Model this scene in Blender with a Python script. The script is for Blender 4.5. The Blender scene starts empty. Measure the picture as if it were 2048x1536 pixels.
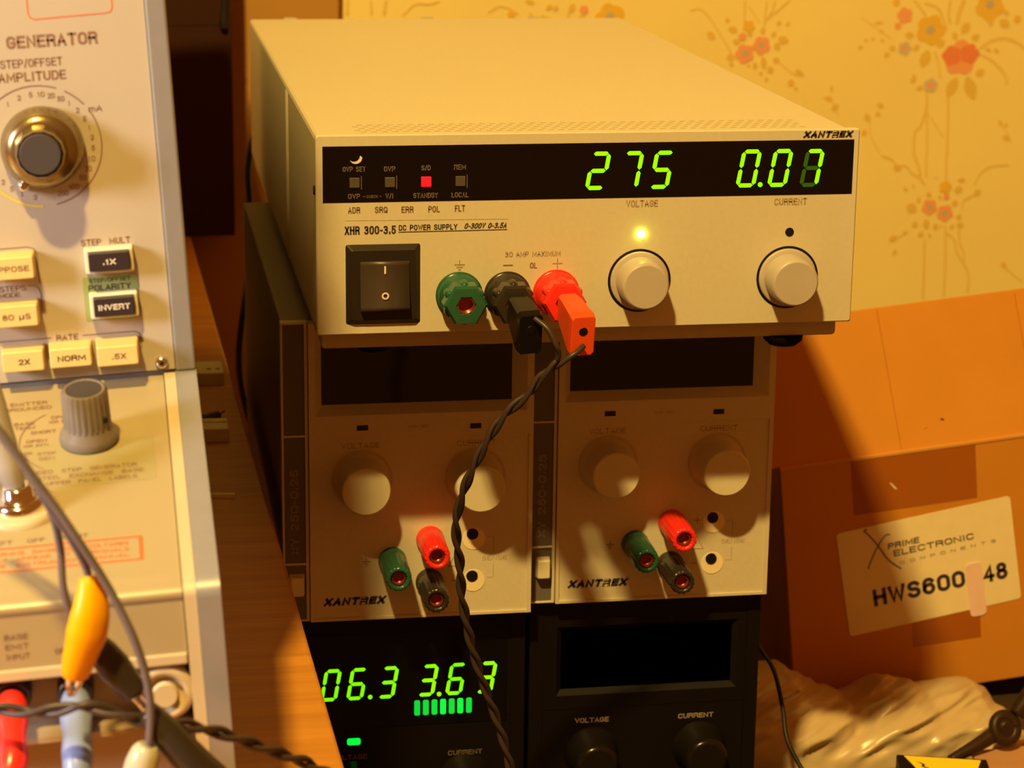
import bpy, math, random
from mathutils import Vector, Matrix, noise
from mathutils.bvhtree import BVHTree

# ---------------------------------------------------------------- camera, world, lights, exposure
SC = bpy.context.scene
COL = SC.collection
S = 0.001                                            # everything below is in millimetres
V = Vector

def look_matrix(yaw, pitch, roll):
    cy, sy, cp, sp = math.cos(yaw), math.sin(yaw), math.cos(pitch), math.sin(pitch)
    f = V((sy*cp, cy*cp, -sp)); r = V((cy, -sy, 0)); u = r.cross(f)
    c, s = math.cos(roll), math.sin(roll)
    r2 = c*r + s*u; u2 = -s*r + c*u
    m = Matrix((r2, u2, -f)).transposed()
    return m.to_4x4()

cam_data = bpy.data.cameras.new('camera')
cam = bpy.data.objects.new('camera', cam_data); COL.objects.link(cam)
cam.matrix_world = Matrix.Translation(V((-72.355, -871.303, 210.868))*S) @ look_matrix(math.radians(9.7193), math.radians(14.7396), math.radians(0.7263))
cam_data.sensor_width = 36.0
cam_data.lens = 4619.94/2048*36.0
cam_data.clip_start = 0.02; cam_data.clip_end = 20
cam_data.dof.use_dof = True
cam_data.dof.focus_distance = 0.885
cam_data.dof.aperture_fstop = 24
SC.camera = cam

w = bpy.data.worlds.new('world'); SC.world = w; w.use_nodes = True
w.node_tree.nodes['Background'].inputs[0].default_value = (1.0, 0.27, 0.022, 1)
w.node_tree.nodes['Background'].inputs[1].default_value = 0.24

LAMP = V((-430, -1100, 1560))
for i, d in enumerate([(0, 0, 0), (34, 10, 6), (-28, 22, -4)]):      # the bulbs of the ceiling lamp
    ld = bpy.data.lights.new('ceiling_bulb', 'POINT'); ld.energy = 56; ld.color = (1.0, 0.69, 0.18); ld.shadow_soft_size = 0.024
    lo = bpy.data.objects.new('ceiling_bulb', ld); COL.objects.link(lo); lo.location = (LAMP + V(d))*S
ld = bpy.data.lights.new('window_daylight', 'AREA'); ld.energy = 6.4; ld.color = (1.0, 0.97, 0.95); ld.shape = 'RECTANGLE'; ld.size = 0.16; ld.size_y = 0.22
lo = bpy.data.objects.new('window_daylight', ld); COL.objects.link(lo); lo.location = V((-800, -560, 300))*S
lo.rotation_euler = (V((-60, -200, 60)) - V((-800, -560, 300))).to_track_quat('-Z', 'Y').to_euler()

SC.view_settings.view_transform = 'Standard'; SC.view_settings.look = 'None'
SC.view_settings.exposure = 0.42; SC.view_settings.gamma = 1.0; SC.view_settings.use_curve_mapping = False

# ---------------------------------------------------------------- materials
MATS = {}
def mat(name, col, rough=.5, metal=0., noise_amt=.06, scale=120., bump=0., emit=0., spec=.5, stretch=None, coat=0., trans=0., ior=1.45):
    if name in MATS: return MATS[name]
    m = bpy.data.materials.new(name); m.use_nodes = True; nt = m.node_tree; b = nt.nodes['Principled BSDF']
    b.inputs['Roughness'].default_value = rough; b.inputs['Metallic'].default_value = metal
    b.inputs['Specular IOR Level'].default_value = spec; b.inputs['Coat Weight'].default_value = coat
    b.inputs['Transmission Weight'].default_value = trans; b.inputs['IOR'].default_value = ior
    c = (*col, 1)
    if emit:
        b.inputs['Base Color'].default_value = c; b.inputs['Emission Color'].default_value = c; b.inputs['Emission Strength'].default_value = emit
    else:
        tc = nt.nodes.new('ShaderNodeTexCoord'); n = nt.nodes.new('ShaderNodeTexNoise'); n.inputs['Scale'].default_value = scale; n.inputs['Detail'].default_value = 4
        src = tc.outputs['Object']
        if stretch:
            mp = nt.nodes.new('ShaderNodeMapping'); mp.inputs['Scale'].default_value = stretch; nt.links.new(src, mp.inputs[0]); src = mp.outputs[0]
        nt.links.new(src, n.inputs['Vector'])
        mx = nt.nodes.new('ShaderNodeMix'); mx.data_type = 'RGBA'
        mx.inputs[6].default_value = (*[max(0, x*(1-noise_amt)) for x in col], 1); mx.inputs[7].default_value = (*[min(1, x*(1+noise_amt)) for x in col], 1)
        nt.links.new(n.outputs[0], mx.inputs[0]); nt.links.new(mx.outputs[2], b.inputs['Base Color'])
        if bump:
            bp = nt.nodes.new('ShaderNodeBump'); bp.inputs['Strength'].default_value = bump; bp.inputs['Distance'].default_value = .001
            nt.links.new(n.outputs[0], bp.inputs['Height']); nt.links.new(bp.outputs[0], b.inputs['Normal'])
    MATS[name] = m; return m

mat('beige_paint', (.62, .55, .41), .55, bump=.04, scale=900)
mat('beige_face', (.63, .57, .46), .5, scale=500, bump=.02)
mat('shade_beige', (.52, .45, .35), .6)  # darker beige: seams and tabs, painted shade on tray and knob halos
mat('vent_dark', (.44, .36, .22), .8)
mat('pure_dark', (.004, .003, .003), .5)
mat('glass_dark', (.004, .003, .004), .12, spec=.35)
mat('print_dark', (.045, .03, .03), .6)
mat('print_brown', (.22, .12, .08), .6)
mat('print_faint', (.38, .28, .18), .6)
mat('print_faint_xt', (.42, .34, .25), .6)
mat('print_dim', (.17, .13, .10), .6)
mat('print_orange', (.66, .13, .04), .6)
mat('print_yellow', (.66, .50, .04), .6)
mat('print_white', (.80, .72, .62), .5)
mat('strip_grey', (.13, .12, .11), .55)
mat('print_strip', (.26, .24, .20), .6)
mat('knob_grey', (.49, .43, .41), .38)
mat('knob_beige', (.66, .60, .47), .4)
mat('switch_black', (.022, .015, .012), .42, spec=.35)
mat('black_plastic', (.009, .007, .0065), .22, spec=.35)
mat('black_rough', (.008, .006, .006), .5, spec=.2)
mat('black_supply', (.006, .004, .004), .5, spec=.2)
mat('print_black_supply', (.42, .36, .32), .6)
mat('green_plastic', (.02, .10, .06), .22)
mat('red_plastic', (.85, .03, .02), .25)
mat('red_plug', (.92, .09, .02), .35)
mat('brass', (.55, .22, .10), .35, .9)
mat('gunmetal', (.045, .036, .03), .25, .4)
mat('chrome', (.75, .72, .70), .12, 1.)
mat('rubber', (.006, .005, .005), .8, spec=.1)
mat('led_green', (.0, 1.0, .04), emit=.9)
mat('seg_green', (.20, 1.0, .0), emit=.80)
mat('seg_dim', (.03, .15, .015), .4)
mat('led_yellow', (.75, 1.0, .08), emit=14)
mat('led_red', (1.0, .005, .01), emit=1.0)
mat('bar_green', (.0, .75, .04), emit=.95)
mat('bar_dim', (.0, .45, .03), emit=.9)
mat('button_dim', (.085, .07, .055), .5)
mat('tracer_panel', (.42, .36, .29), .5, scale=40, noise_amt=.03)
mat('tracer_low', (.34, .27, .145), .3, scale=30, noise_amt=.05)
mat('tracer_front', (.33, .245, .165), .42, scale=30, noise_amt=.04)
mat('trim_grey', (.27, .26, .27), .36, .25, scale=200)
mat('cream_rim', (.50, .40, .25), .45, scale=40, noise_amt=.06)
mat('key_cream', (.70, .50, .20), .45)
mat('key_white', (.72, .66, .52), .45)
mat('key_black', (.03, .02, .025), .4)
mat('green_zone', (.26, .31, .11), .55)
mat('olive_zone', (.31, .26, .125), .55)
mat('knob_skirt', (.30, .22, .10), .22, .85)
mat('knob_cap_grey', (.055, .045, .045), .6, spec=.25)
mat('knob_brown_grey', (.19, .155, .13), .33)
mat('lever_grey', (.30, .27, .25), .45)
mat('yellow_boot', (.80, .36, .0), .35, spec=.3)
mat('grey_plug', (.45, .43, .34), .25)
mat('blue_plug', (.22, .28, .52), .3)
mat('wire_dark', (.045, .03, .028), .38)
mat('wire_grey', (.12, .10, .11), .3)
mat('cable_black', (.006, .005, .005), .5)
mat('box_shaded', (.045, .018, .010), .9, spec=.05, scale=30)  # brown box at the back, its deep shadow put into the colour
mat('cardboard', (.60, .24, .022), .75, scale=25, noise_amt=.10, bump=.05)
mat('cardboard_edge', (.64, .29, .06), .8)
mat('tape_brown', (.38, .11, .012), .3, scale=60)
mat('label_paper', (.88, .76, .52), .6)
mat('pink_tape', (.88, .62, .60), .6)
mat('bag_plastic', (.58, .44, .27), .3, scale=35, noise_amt=.12, spec=.6)
mat('bag_print', (.75, .22, .06), .5)
mat('sign_yellow', (.92, .66, .02), .5)
mat('pinkboard', (.50, .26, .14), .6)
mat('darkbrown', (.035, .016, .008), .4, spec=.25)
mat('small_yellow', (.97, .92, .62), .5)
mat('lead_metal', (.3, .28, .24), .3, .9)
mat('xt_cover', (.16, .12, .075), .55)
mat('sheet_board', (.50, .25, .05), .75, scale=25, noise_amt=.08)
mat('rocker_black', (.06, .042, .033), .4)
mat('brass_red_lit', (.28, .05, .03), .3, .6)  # brass contacts, dim red light on them put into the colour
mat('bench_top', (.05, .028, .012), .7, scale=30)

# ---- wood with grain running across the desk
def wood():
    m = bpy.data.materials.new('desk_wood'); m.use_nodes = True; nt = m.node_tree; b = nt.nodes['Principled BSDF']
    tc = nt.nodes.new('ShaderNodeTexCoord'); mp = nt.nodes.new('ShaderNodeMapping'); mp.inputs['Scale'].default_value = (6, 90, 20)
    n = nt.nodes.new('ShaderNodeTexNoise'); n.inputs['Scale'].default_value = 2.2; n.inputs['Detail'].default_value = 6; n.inputs['Distortion'].default_value = .4
    cr = nt.nodes.new('ShaderNodeValToRGB'); e = cr.color_ramp.elements
    e[0].position = .3; e[0].color = (.47, .18, .022, 1); e[1].position = .72; e[1].color = (.62, .27, .04, 1)
    nt.links.new(tc.outputs['Object'], mp.inputs[0]); nt.links.new(mp.outputs[0], n.inputs['Vector']); nt.links.new(n.outputs[0], cr.inputs[0])
    nt.links.new(cr.outputs[0], b.inputs['Base Color']); b.inputs['Roughness'].default_value = .45
    MATS['desk_wood'] = m
wood()

# wallpaper ground with its printed colours
mat('wallpaper', (.97, .80, .33), .85, scale=14, noise_amt=.05, bump=.02)
mat('art_R', (.92, .42, .20), .85); mat('art_r', (.87, .27, .13), .85); mat('art_Y', (.87, .56, .08), .85); mat('art_g', (.56, .50, .38), .85)
mat('art_b', (.68, .57, .40), .85); mat('art_L', (.82, .58, .13), .85); mat('art_S', (.86, .63, .18), .85)
ARTM = dict(R='art_R', r='art_r', Y='art_Y', g='art_g', b='art_b', L='art_L', S='art_S')

# ---------------------------------------------------------------- mesh building
class Fr:
    """a flat face: origin, right, up, and out (towards whoever stands before it)"""
    def __init__(s, O, X=(1, 0, 0), Z=(0, 0, 1), k=1.):
        s.k = k; s.O = V(O); s.X = V(X).normalized(); s.Z = V(Z).normalized(); s.N = s.X.cross(s.Z)
    def p(s, x, z, t=0.): return s.O + (s.X*x + s.Z*z + s.N*t)*s.k
    def off(s, x, z, t=0.):
        f = Fr(s.O, s.X, s.Z, s.k); f.O = s.p(x, z, t); return f

def _arc(cx, cz, rx, rz, a0, a1, n=9):
    return [(cx+rx*math.cos(math.radians(a0+(a1-a0)*i/n)), cz+rz*math.sin(math.radians(a0+(a1-a0)*i/n))) for i in range(n+1)]
_O = _arc(.5, .72, .5, .28, 0, 180)+_arc(.5, .28, .5, .28, 180, 360)
_O = _O+[_O[0]]
GL = {                                                              # single-stroke sans serif capitals on a unit box
 'A': [[(0, 0), (.5, 1), (1, 0)], [(.17, .33), (.83, .33)]], 'B': [[(0, 0), (0, 1), (.6, 1)]+_arc(.6, .77, .33, .23, 90, -90)+[(0, .54)], [(.6, .54)]+_arc(.62, .27, .38, .27, 90, -90)+[(0, 0)]],
 'C': [_arc(.5, .70, .5, .30, 20, 180)+_arc(.5, .30, .5, .30, 180, 340)], 'D': [[(0, 0), (0, 1), (.5, 1)]+_arc(.5, .66, .5, .34, 90, 0)+_arc(.5, .34, .5, .34, 0, -90)+[(0, 0)]],
 'E': [[(1, 1), (0, 1), (0, 0), (1, 0)], [(0, .52), (.9, .52)]], 'F': [[(1, 1), (0, 1), (0, 0)], [(0, .5), (.88, .5)]],
 'G': [_arc(.5, .70, .5, .30, 22, 180)+_arc(.5, .30, .5, .30, 180, 350)+[(1, .46), (.6, .46)]], 'H': [[(0, 0), (0, 1)], [(1, 0), (1, 1)], [(0, .52), (1, .52)]],
 'I': [[(.5, 0), (.5, 1)]], 'K': [[(0, 0), (0, 1)], [(1, 1), (0, .38)], [(.35, .6), (1, 0)]], 'L': [[(0, 1), (0, 0), (1, 0)]],
 'M': [[(0, 0), (0, 1), (.5, .22), (1, 1), (1, 0)]], 'N': [[(0, 0), (0, 1), (1, 0), (1, 1)]], 'O': [_O], 'P': [[(0, 0), (0, 1), (.6, 1)]+_arc(.62, .73, .38, .27, 90, -90)+[(0, .46)]],
 'Q': [_O, [(.6, .28), (1, -.03)]], 'R': [[(0, 0), (0, 1), (.6, 1)]+_arc(.62, .75, .38, .25, 90, -90)+[(0, .5)], [(.6, .5), (.9, .38), (1, 0)]],
 'S': [_arc(.5, .76, .47, .24, 25, 180, 8)+_arc(.5, .74, .47, .22, 180, 262, 4)+_arc(.5, .27, .5, .26, 82, 0, 5)+_arc(.5, .26, .5, .26, 0, -158, 8)],
 'T': [[(0, 1), (1, 1)], [(.5, 1), (.5, 0)]], 'U': [[(0, 1), (0, .32)]+_arc(.5, .32, .5, .32, 180, 360)+[(1, 1)]], 'V': [[(0, 1), (.5, 0), (1, 1)]],
 'W': [[(0, 1), (.24, 0), (.5, .85), (.76, 0), (1, 1)]], 'X': [[(0, 1), (1, 0)], [(0, 0), (1, 1)]], 'Y': [[(0, 1), (.5, .48), (1, 1)], [(.5, .48), (.5, 0)]], 'Z': [[(0, 1), (1, 1), (0, 0), (1, 0)]],
 '0': [_O], '1': [[(.15, .75), (.6, 1), (.6, 0)]], '2': [_arc(.5, .72, .48, .28, 165, -25, 9)+[(0, 0), (1, 0)]],
 '3': [_arc(.47, .76, .45, .24, 155, -90, 9), _arc(.47, .27, .5, .27, 90, -155, 9)], '4': [[(.75, 0), (.75, 1), (0, .28), (1, .28)]],
 '5': [[(.95, 1), (.15, 1), (.06, .5)]+_arc(.47, .32, .5, .32, 118, -155, 10)], '6': [[(.9, .86)]+_arc(.5, .70, .48, .30, 40, 180, 7)+[(.02, .32)]+_arc(.5, .31, .48, .31, 180, 540, 16)],
 '8': [_arc(.5, .77, .42, .23, -90, 270, 16), _arc(.5, .27, .5, .27, 90, 450, 16)], '-': [[(.1, .42), (.9, .42)]], '.': [[(.5, -.02), (.5, .13)]], '/': [[(0, -.05), (1, 1.05)]],
 '(': [_arc(1.1, .5, .8, .62, 125, 235, 6)], ')': [_arc(-.1, .5, .8, .62, 55, -55, 6)], ',': [[(.6, .12), (.35, -.15)]], '+': [[(0, .45), (1, .45)], [(.5, .1), (.5, .8)]],
 'm': [[(0, 0), (0, .7)], [(0, .5)]+_arc(.25, .5, .25, .2, 180, 0, 5)+[(.5, 0)], [(.5, .5)]+_arc(.75, .5, .25, .2, 180, 0, 5)+[(1, 0)]], 'µ': [[(0, -.3), (0, .7)], [(0, .2)]+_arc(.45, .2, .45, .2, 180, 360, 6)+[(.9, .7)], [(.9, .7), (.9, 0)]]}
GW = {'I': .18, '1': .5, '.': .16, ',': .2, '-': .5, '/': .6, '(': .3, ')': .3, 'M': 1.32, 'W': 1.45, ' ': .55, 'E': .86, 'F': .84, 'L': .82, 'm': 1.1}
def glyphs(txt, wd, ht, weight, shear):
    """ribbons (x, z, quads) of a line of lettering centred on the origin"""
    th_ = weight*ht; tot = sum(GW.get(c, 1.) for c in txt); n = len(txt)
    gap = .20
    u = (wd-th_*n)/(tot+gap*(n-1))
    if u < th_*1.9: th_ = wd/(n+1.9*(tot+gap*(n-1))); u = 1.9*th_
    x = -wd/2+th_/2; vs = []; fs = []
    for c in txt:
        gw = GW.get(c, 1.)*u
        for st in GL.get(c, []):
            P = [(x+a*gw, -ht/2+th_/2+b*(ht-th_)) for a, b in st]; m = len(P); o = len(vs)
            closed = m > 3 and abs(P[0][0]-P[-1][0])+abs(P[0][1]-P[-1][1]) < 1e-6
            for i, p in enumerate(P):
                a = P[i-1] if i else (P[-2] if closed else None); b = P[i+1] if i < m-1 else (P[1] if closed else None)
                d1 = V((p[0]-a[0], p[1]-a[1])).normalized() if a else None; d2 = V((b[0]-p[0], b[1]-p[1])).normalized() if b else None
                if d1 is None or d1.length < .5: d1 = d2
                if d2 is None or d2.length < .5: d2 = d1
                t = (d1+d2); t = t.normalized() if t.length > 1e-3 else d1
                k = min(1.7, 1/max(.3, t.dot(d1))); ex = 0
                if not closed and i == 0: ex = -th_*.5
                if not closed and i == m-1: ex = th_*.5
                nx, nz = -t.y*th_/2*k, t.x*th_/2*k; px, pz = p[0]+t.x*ex, p[1]+t.y*ex
                for q in ((px+nx, pz+nz), (px-nx, pz-nz)): vs.append((q[0]+shear*q[1], q[1]))
            for i in range(m-1): fs.append((o+2*i, o+2*i+1, o+2*i+3, o+2*i+2))
        x += gw+gap*u+th_
    return vs, fs

class MB:
    def __init__(s): s.v = []; s.f = []; s.m = []; s.s = []; s.mats = []
    def mi(s, m):
        if m not in s.mats: s.mats.append(m)
        return s.mats.index(m)
    def add(s, vs, fs, m, smooth=False):
        o = len(s.v); s.v += [V(v) for v in vs]; i = s.mi(m)
        for f in fs: s.f.append(tuple(a+o for a in f)); s.m.append(i); s.s.append(smooth)
        return s
    def box(s, fr, x0, x1, z0, z1, t0, t1, m):
        P = [fr.p(x, z, t) for t in (t0, t1) for z in (z0, z1) for x in (x0, x1)]
        return s.add(P, [(0, 1, 3, 2)[::-1], (4, 5, 7, 6), (0, 1, 5, 4), (1, 3, 7, 5), (3, 2, 6, 7), (2, 0, 4, 6)], m)
    def rbox(s, fr, x0, x1, z0, z1, t0, t1, r, m, n=4, taper=0., smooth=False):
        """rounded-corner plate, optionally tapering towards the viewer"""
        def ring(t, k):
            out = []
            for cx, cz, a0 in ((x1-r, z1-r, 0), (x0+r, z1-r, 90), (x0+r, z0+r, 180), (x1-r, z0+r, 270)):
                for i in range(n+1):
                    a = math.radians(a0+90*i/n); px = cx+r*math.cos(a); pz = cz+r*math.sin(a)
                    mx, mz = (x0+x1)/2, (z0+z1)/2
                    out.append(fr.p(mx+(px-mx)*(1-2*k/(x1-x0)), mz+(pz-mz)*(1-2*k/(z1-z0)), t))
            return out
        e = min(.5, abs(t1-t0)*.3, r*.6)
        R = [ring(t0, 0), ring(t1-e, taper), ring(t1, taper+e)]; N = len(R[0]); vs = sum(R, [])
        fs = [tuple(reversed(range(N))), tuple(range(2*N, 3*N))]
        s.add(vs, fs, m)
        o = len(s.v)-3*N; i_ = s.mi(m)
        for j in range(2):
            for i in range(N):
                s.f.append((o+j*N+i, o+j*N+(i+1) % N, o+(j+1)*N+(i+1) % N, o+(j+1)*N+i)); s.m.append(i_); s.s.append(smooth)
        return s
    def lathe(s, fr, x, z, prof, m, seg=32, smooth=True, capb=False, capf=True, squash=1., rib=0., nrib=0, face=None):
        vs = []; n = len(prof)
        for (r, t) in prof:
            for i in range(seg):
                a = 2*math.pi*i/seg; rr = r*(1+rib*(1 if nrib and (i*nrib*2//seg) % 2 else 0))
                vs.append(fr.p(x+rr*math.cos(a), z+rr*math.sin(a)*squash, t))
        fs = [(j*seg+i, j*seg+(i+1) % seg, (j+1)*seg+(i+1) % seg, (j+1)*seg+i) for j in range(n-1) for i in range(seg)]
        s.add(vs, fs, m, smooth)
        o = len(s.v)-n*seg
        if capf: s.f.append(tuple(range(o+(n-1)*seg, o+n*seg))); s.m.append(s.mi(face or m)); s.s.append(False)
        if capb: s.f.append(tuple(reversed(range(o, o+seg)))); s.m.append(s.mi(m)); s.s.append(False)
        return s
    def disc(s, fr, x, z, r, t, m, seg=28):
        return s.add([fr.p(x+r*math.cos(2*math.pi*i/seg), z+r*math.sin(2*math.pi*i/seg), t) for i in range(seg)], [tuple(range(seg))], m)
    def ring(s, fr, x, z, r0, r1, t, m, a0=0, a1=360, seg=48):
        n = max(3, int(seg*abs(a1-a0)/360)); vs = []
        for i in range(n+1):
            a = math.radians(a0+(a1-a0)*i/n)
            vs += [fr.p(x+r0*math.cos(a), z+r0*math.sin(a), t), fr.p(x+r1*math.cos(a), z+r1*math.sin(a), t)]
        return s.add(vs, [(2*i, 2*i+1, 2*i+3, 2*i+2) for i in range(n)], m)
    def poly(s, fr, pts, t, m): return s.add([fr.p(x, z, t) for x, z in pts], [tuple(range(len(pts)))], m)
    def line(s, fr, pts, w, t, m):
        vs = []; n = len(pts)
        for i, (x, z) in enumerate(pts):
            a = pts[max(0, i-1)]; b = pts[min(n-1, i+1)]; dx, dz = b[0]-a[0], b[1]-a[1]; l = math.hypot(dx, dz) or 1
            vs += [fr.p(x-dz/l*w/2, z+dx/l*w/2, t), fr.p(x+dz/l*w/2, z-dx/l*w/2, t)]
        return s.add(vs, [(2*i, 2*i+1, 2*i+3, 2*i+2) for i in range(n-1)], m)
    def text(s, fr, txt, cx, cz, wd, ht, m, t=.12, shear=0., bold=0., rot=0.):
        vs, fs = glyphs(txt, wd-abs(shear)*ht, ht, .15+bold*2.2, shear); c, sn = math.cos(math.radians(rot)), math.sin(math.radians(rot))
        return s.add([fr.p(cx+x*c-z*sn, cz+x*sn+z*c, t) for x, z in vs], fs, m)
    def tube(s, pts, r, m, seg=12, cap=True, sub=1, squash=1.):
        P = catmull(pts, sub) if sub > 1 else [V(p) for p in pts]
        n = len(P); rad = r if isinstance(r, list) else None
        up = None; vs = []
        for i, p in enumerate(P):
            d = (P[min(n-1, i+1)]-P[max(0, i-1)]).normalized()
            if up is None: up = d.orthogonal().normalized() if abs(d.z) > .95 or squash == 1. else V((0, 0, 1))
            sd = d.cross(up).normalized(); up = sd.cross(d).normalized()
            if rad:
                q = i/(n-1)*(len(rad)-1); k = min(int(q), len(rad)-2); rr = rad[k]*(1-(q-k))+rad[k+1]*(q-k)
            else: rr = r
            for j in range(seg):
                a = 2*math.pi*j/seg; vs.append(p+sd*rr*math.cos(a)+up*rr*squash*math.sin(a))
        fs = [(i*seg+j, i*seg+(j+1) % seg, (i+1)*seg+(j+1) % seg, (i+1)*seg+j) for i in range(n-1) for j in range(seg)]
        s.add(vs, fs, m, True)
        if cap:
            o = len(s.v)-n*seg; mi = s.mi(m)
            s.f.append(tuple(reversed(range(o, o+seg)))); s.m.append(mi); s.s.append(False)
            s.f.append(tuple(range(o+(n-1)*seg, o+n*seg))); s.m.append(mi); s.s.append(False)
        return s
    def build(s, name, parent=None, bevel=0., inv=None):
        """vertices are millimetres in the frame of the top-level thing (or of the world)"""
        me = bpy.data.meshes.new(name)
        M = INV.get(parent.name) if parent is not None else None
        vs = [((M @ v) if M is not None else v)*S for v in s.v]
        me.from_pydata([tuple(v) for v in vs], [], s.f)
        for m in s.mats: me.materials.append(MATS[m])
        me.polygons.foreach_set('material_index', s.m); me.polygons.foreach_set('use_smooth', s.s)
        me.update(); ob = bpy.data.objects.new(name, me); COL.objects.link(ob)
        if parent is not None:
            ob.parent = parent; INV[ob.name] = M if M is not None else Matrix.Identity(4)
        else: INV[ob.name] = Matrix.Identity(4)
        if bevel:
            bv = ob.modifiers.new('bevel', 'BEVEL'); bv.width = bevel*S; bv.segments = 2; bv.limit_method = 'ANGLE'; bv.angle_limit = math.radians(50)
        return ob
INV = {}

def catmull(pts, sub):
    P = [V(p) for p in pts]; out = []
    for i in range(len(P)-1):
        a = P[max(0, i-1)]; b = P[i]; c = P[i+1]; d = P[min(len(P)-1, i+2)]
        for k in range(sub):
            t = k/sub
            out.append(.5*((2*b)+(c-a)*t+(2*a-5*b+4*c-d)*t*t+(3*b-a-3*c+d)*t**3))
    return out+[P[-1]]

def thing(name, label, cat, loc, group=None):
    """an Empty at the thing's base; its parts are built in world millimetres"""
    o = bpy.data.objects.new(name, None); COL.objects.link(o); o.location = V(loc)*S; o.empty_display_size = .02
    INV[o.name] = Matrix.Translation(-V(loc)); o['label'] = label; o['category'] = cat
    if group: o['group'] = group
    return o
def tag(o, label, cat, group=None, kind=None):
    o['label'] = label; o['category'] = cat
    if group: o['group'] = group
    if kind: o['kind'] = kind
    return o
def struct(mb, name, bevel=0.):
    o = mb.build(name, bevel=bevel); o['kind'] = 'structure'; return o

W0 = Fr((0, 0, 0))

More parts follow.
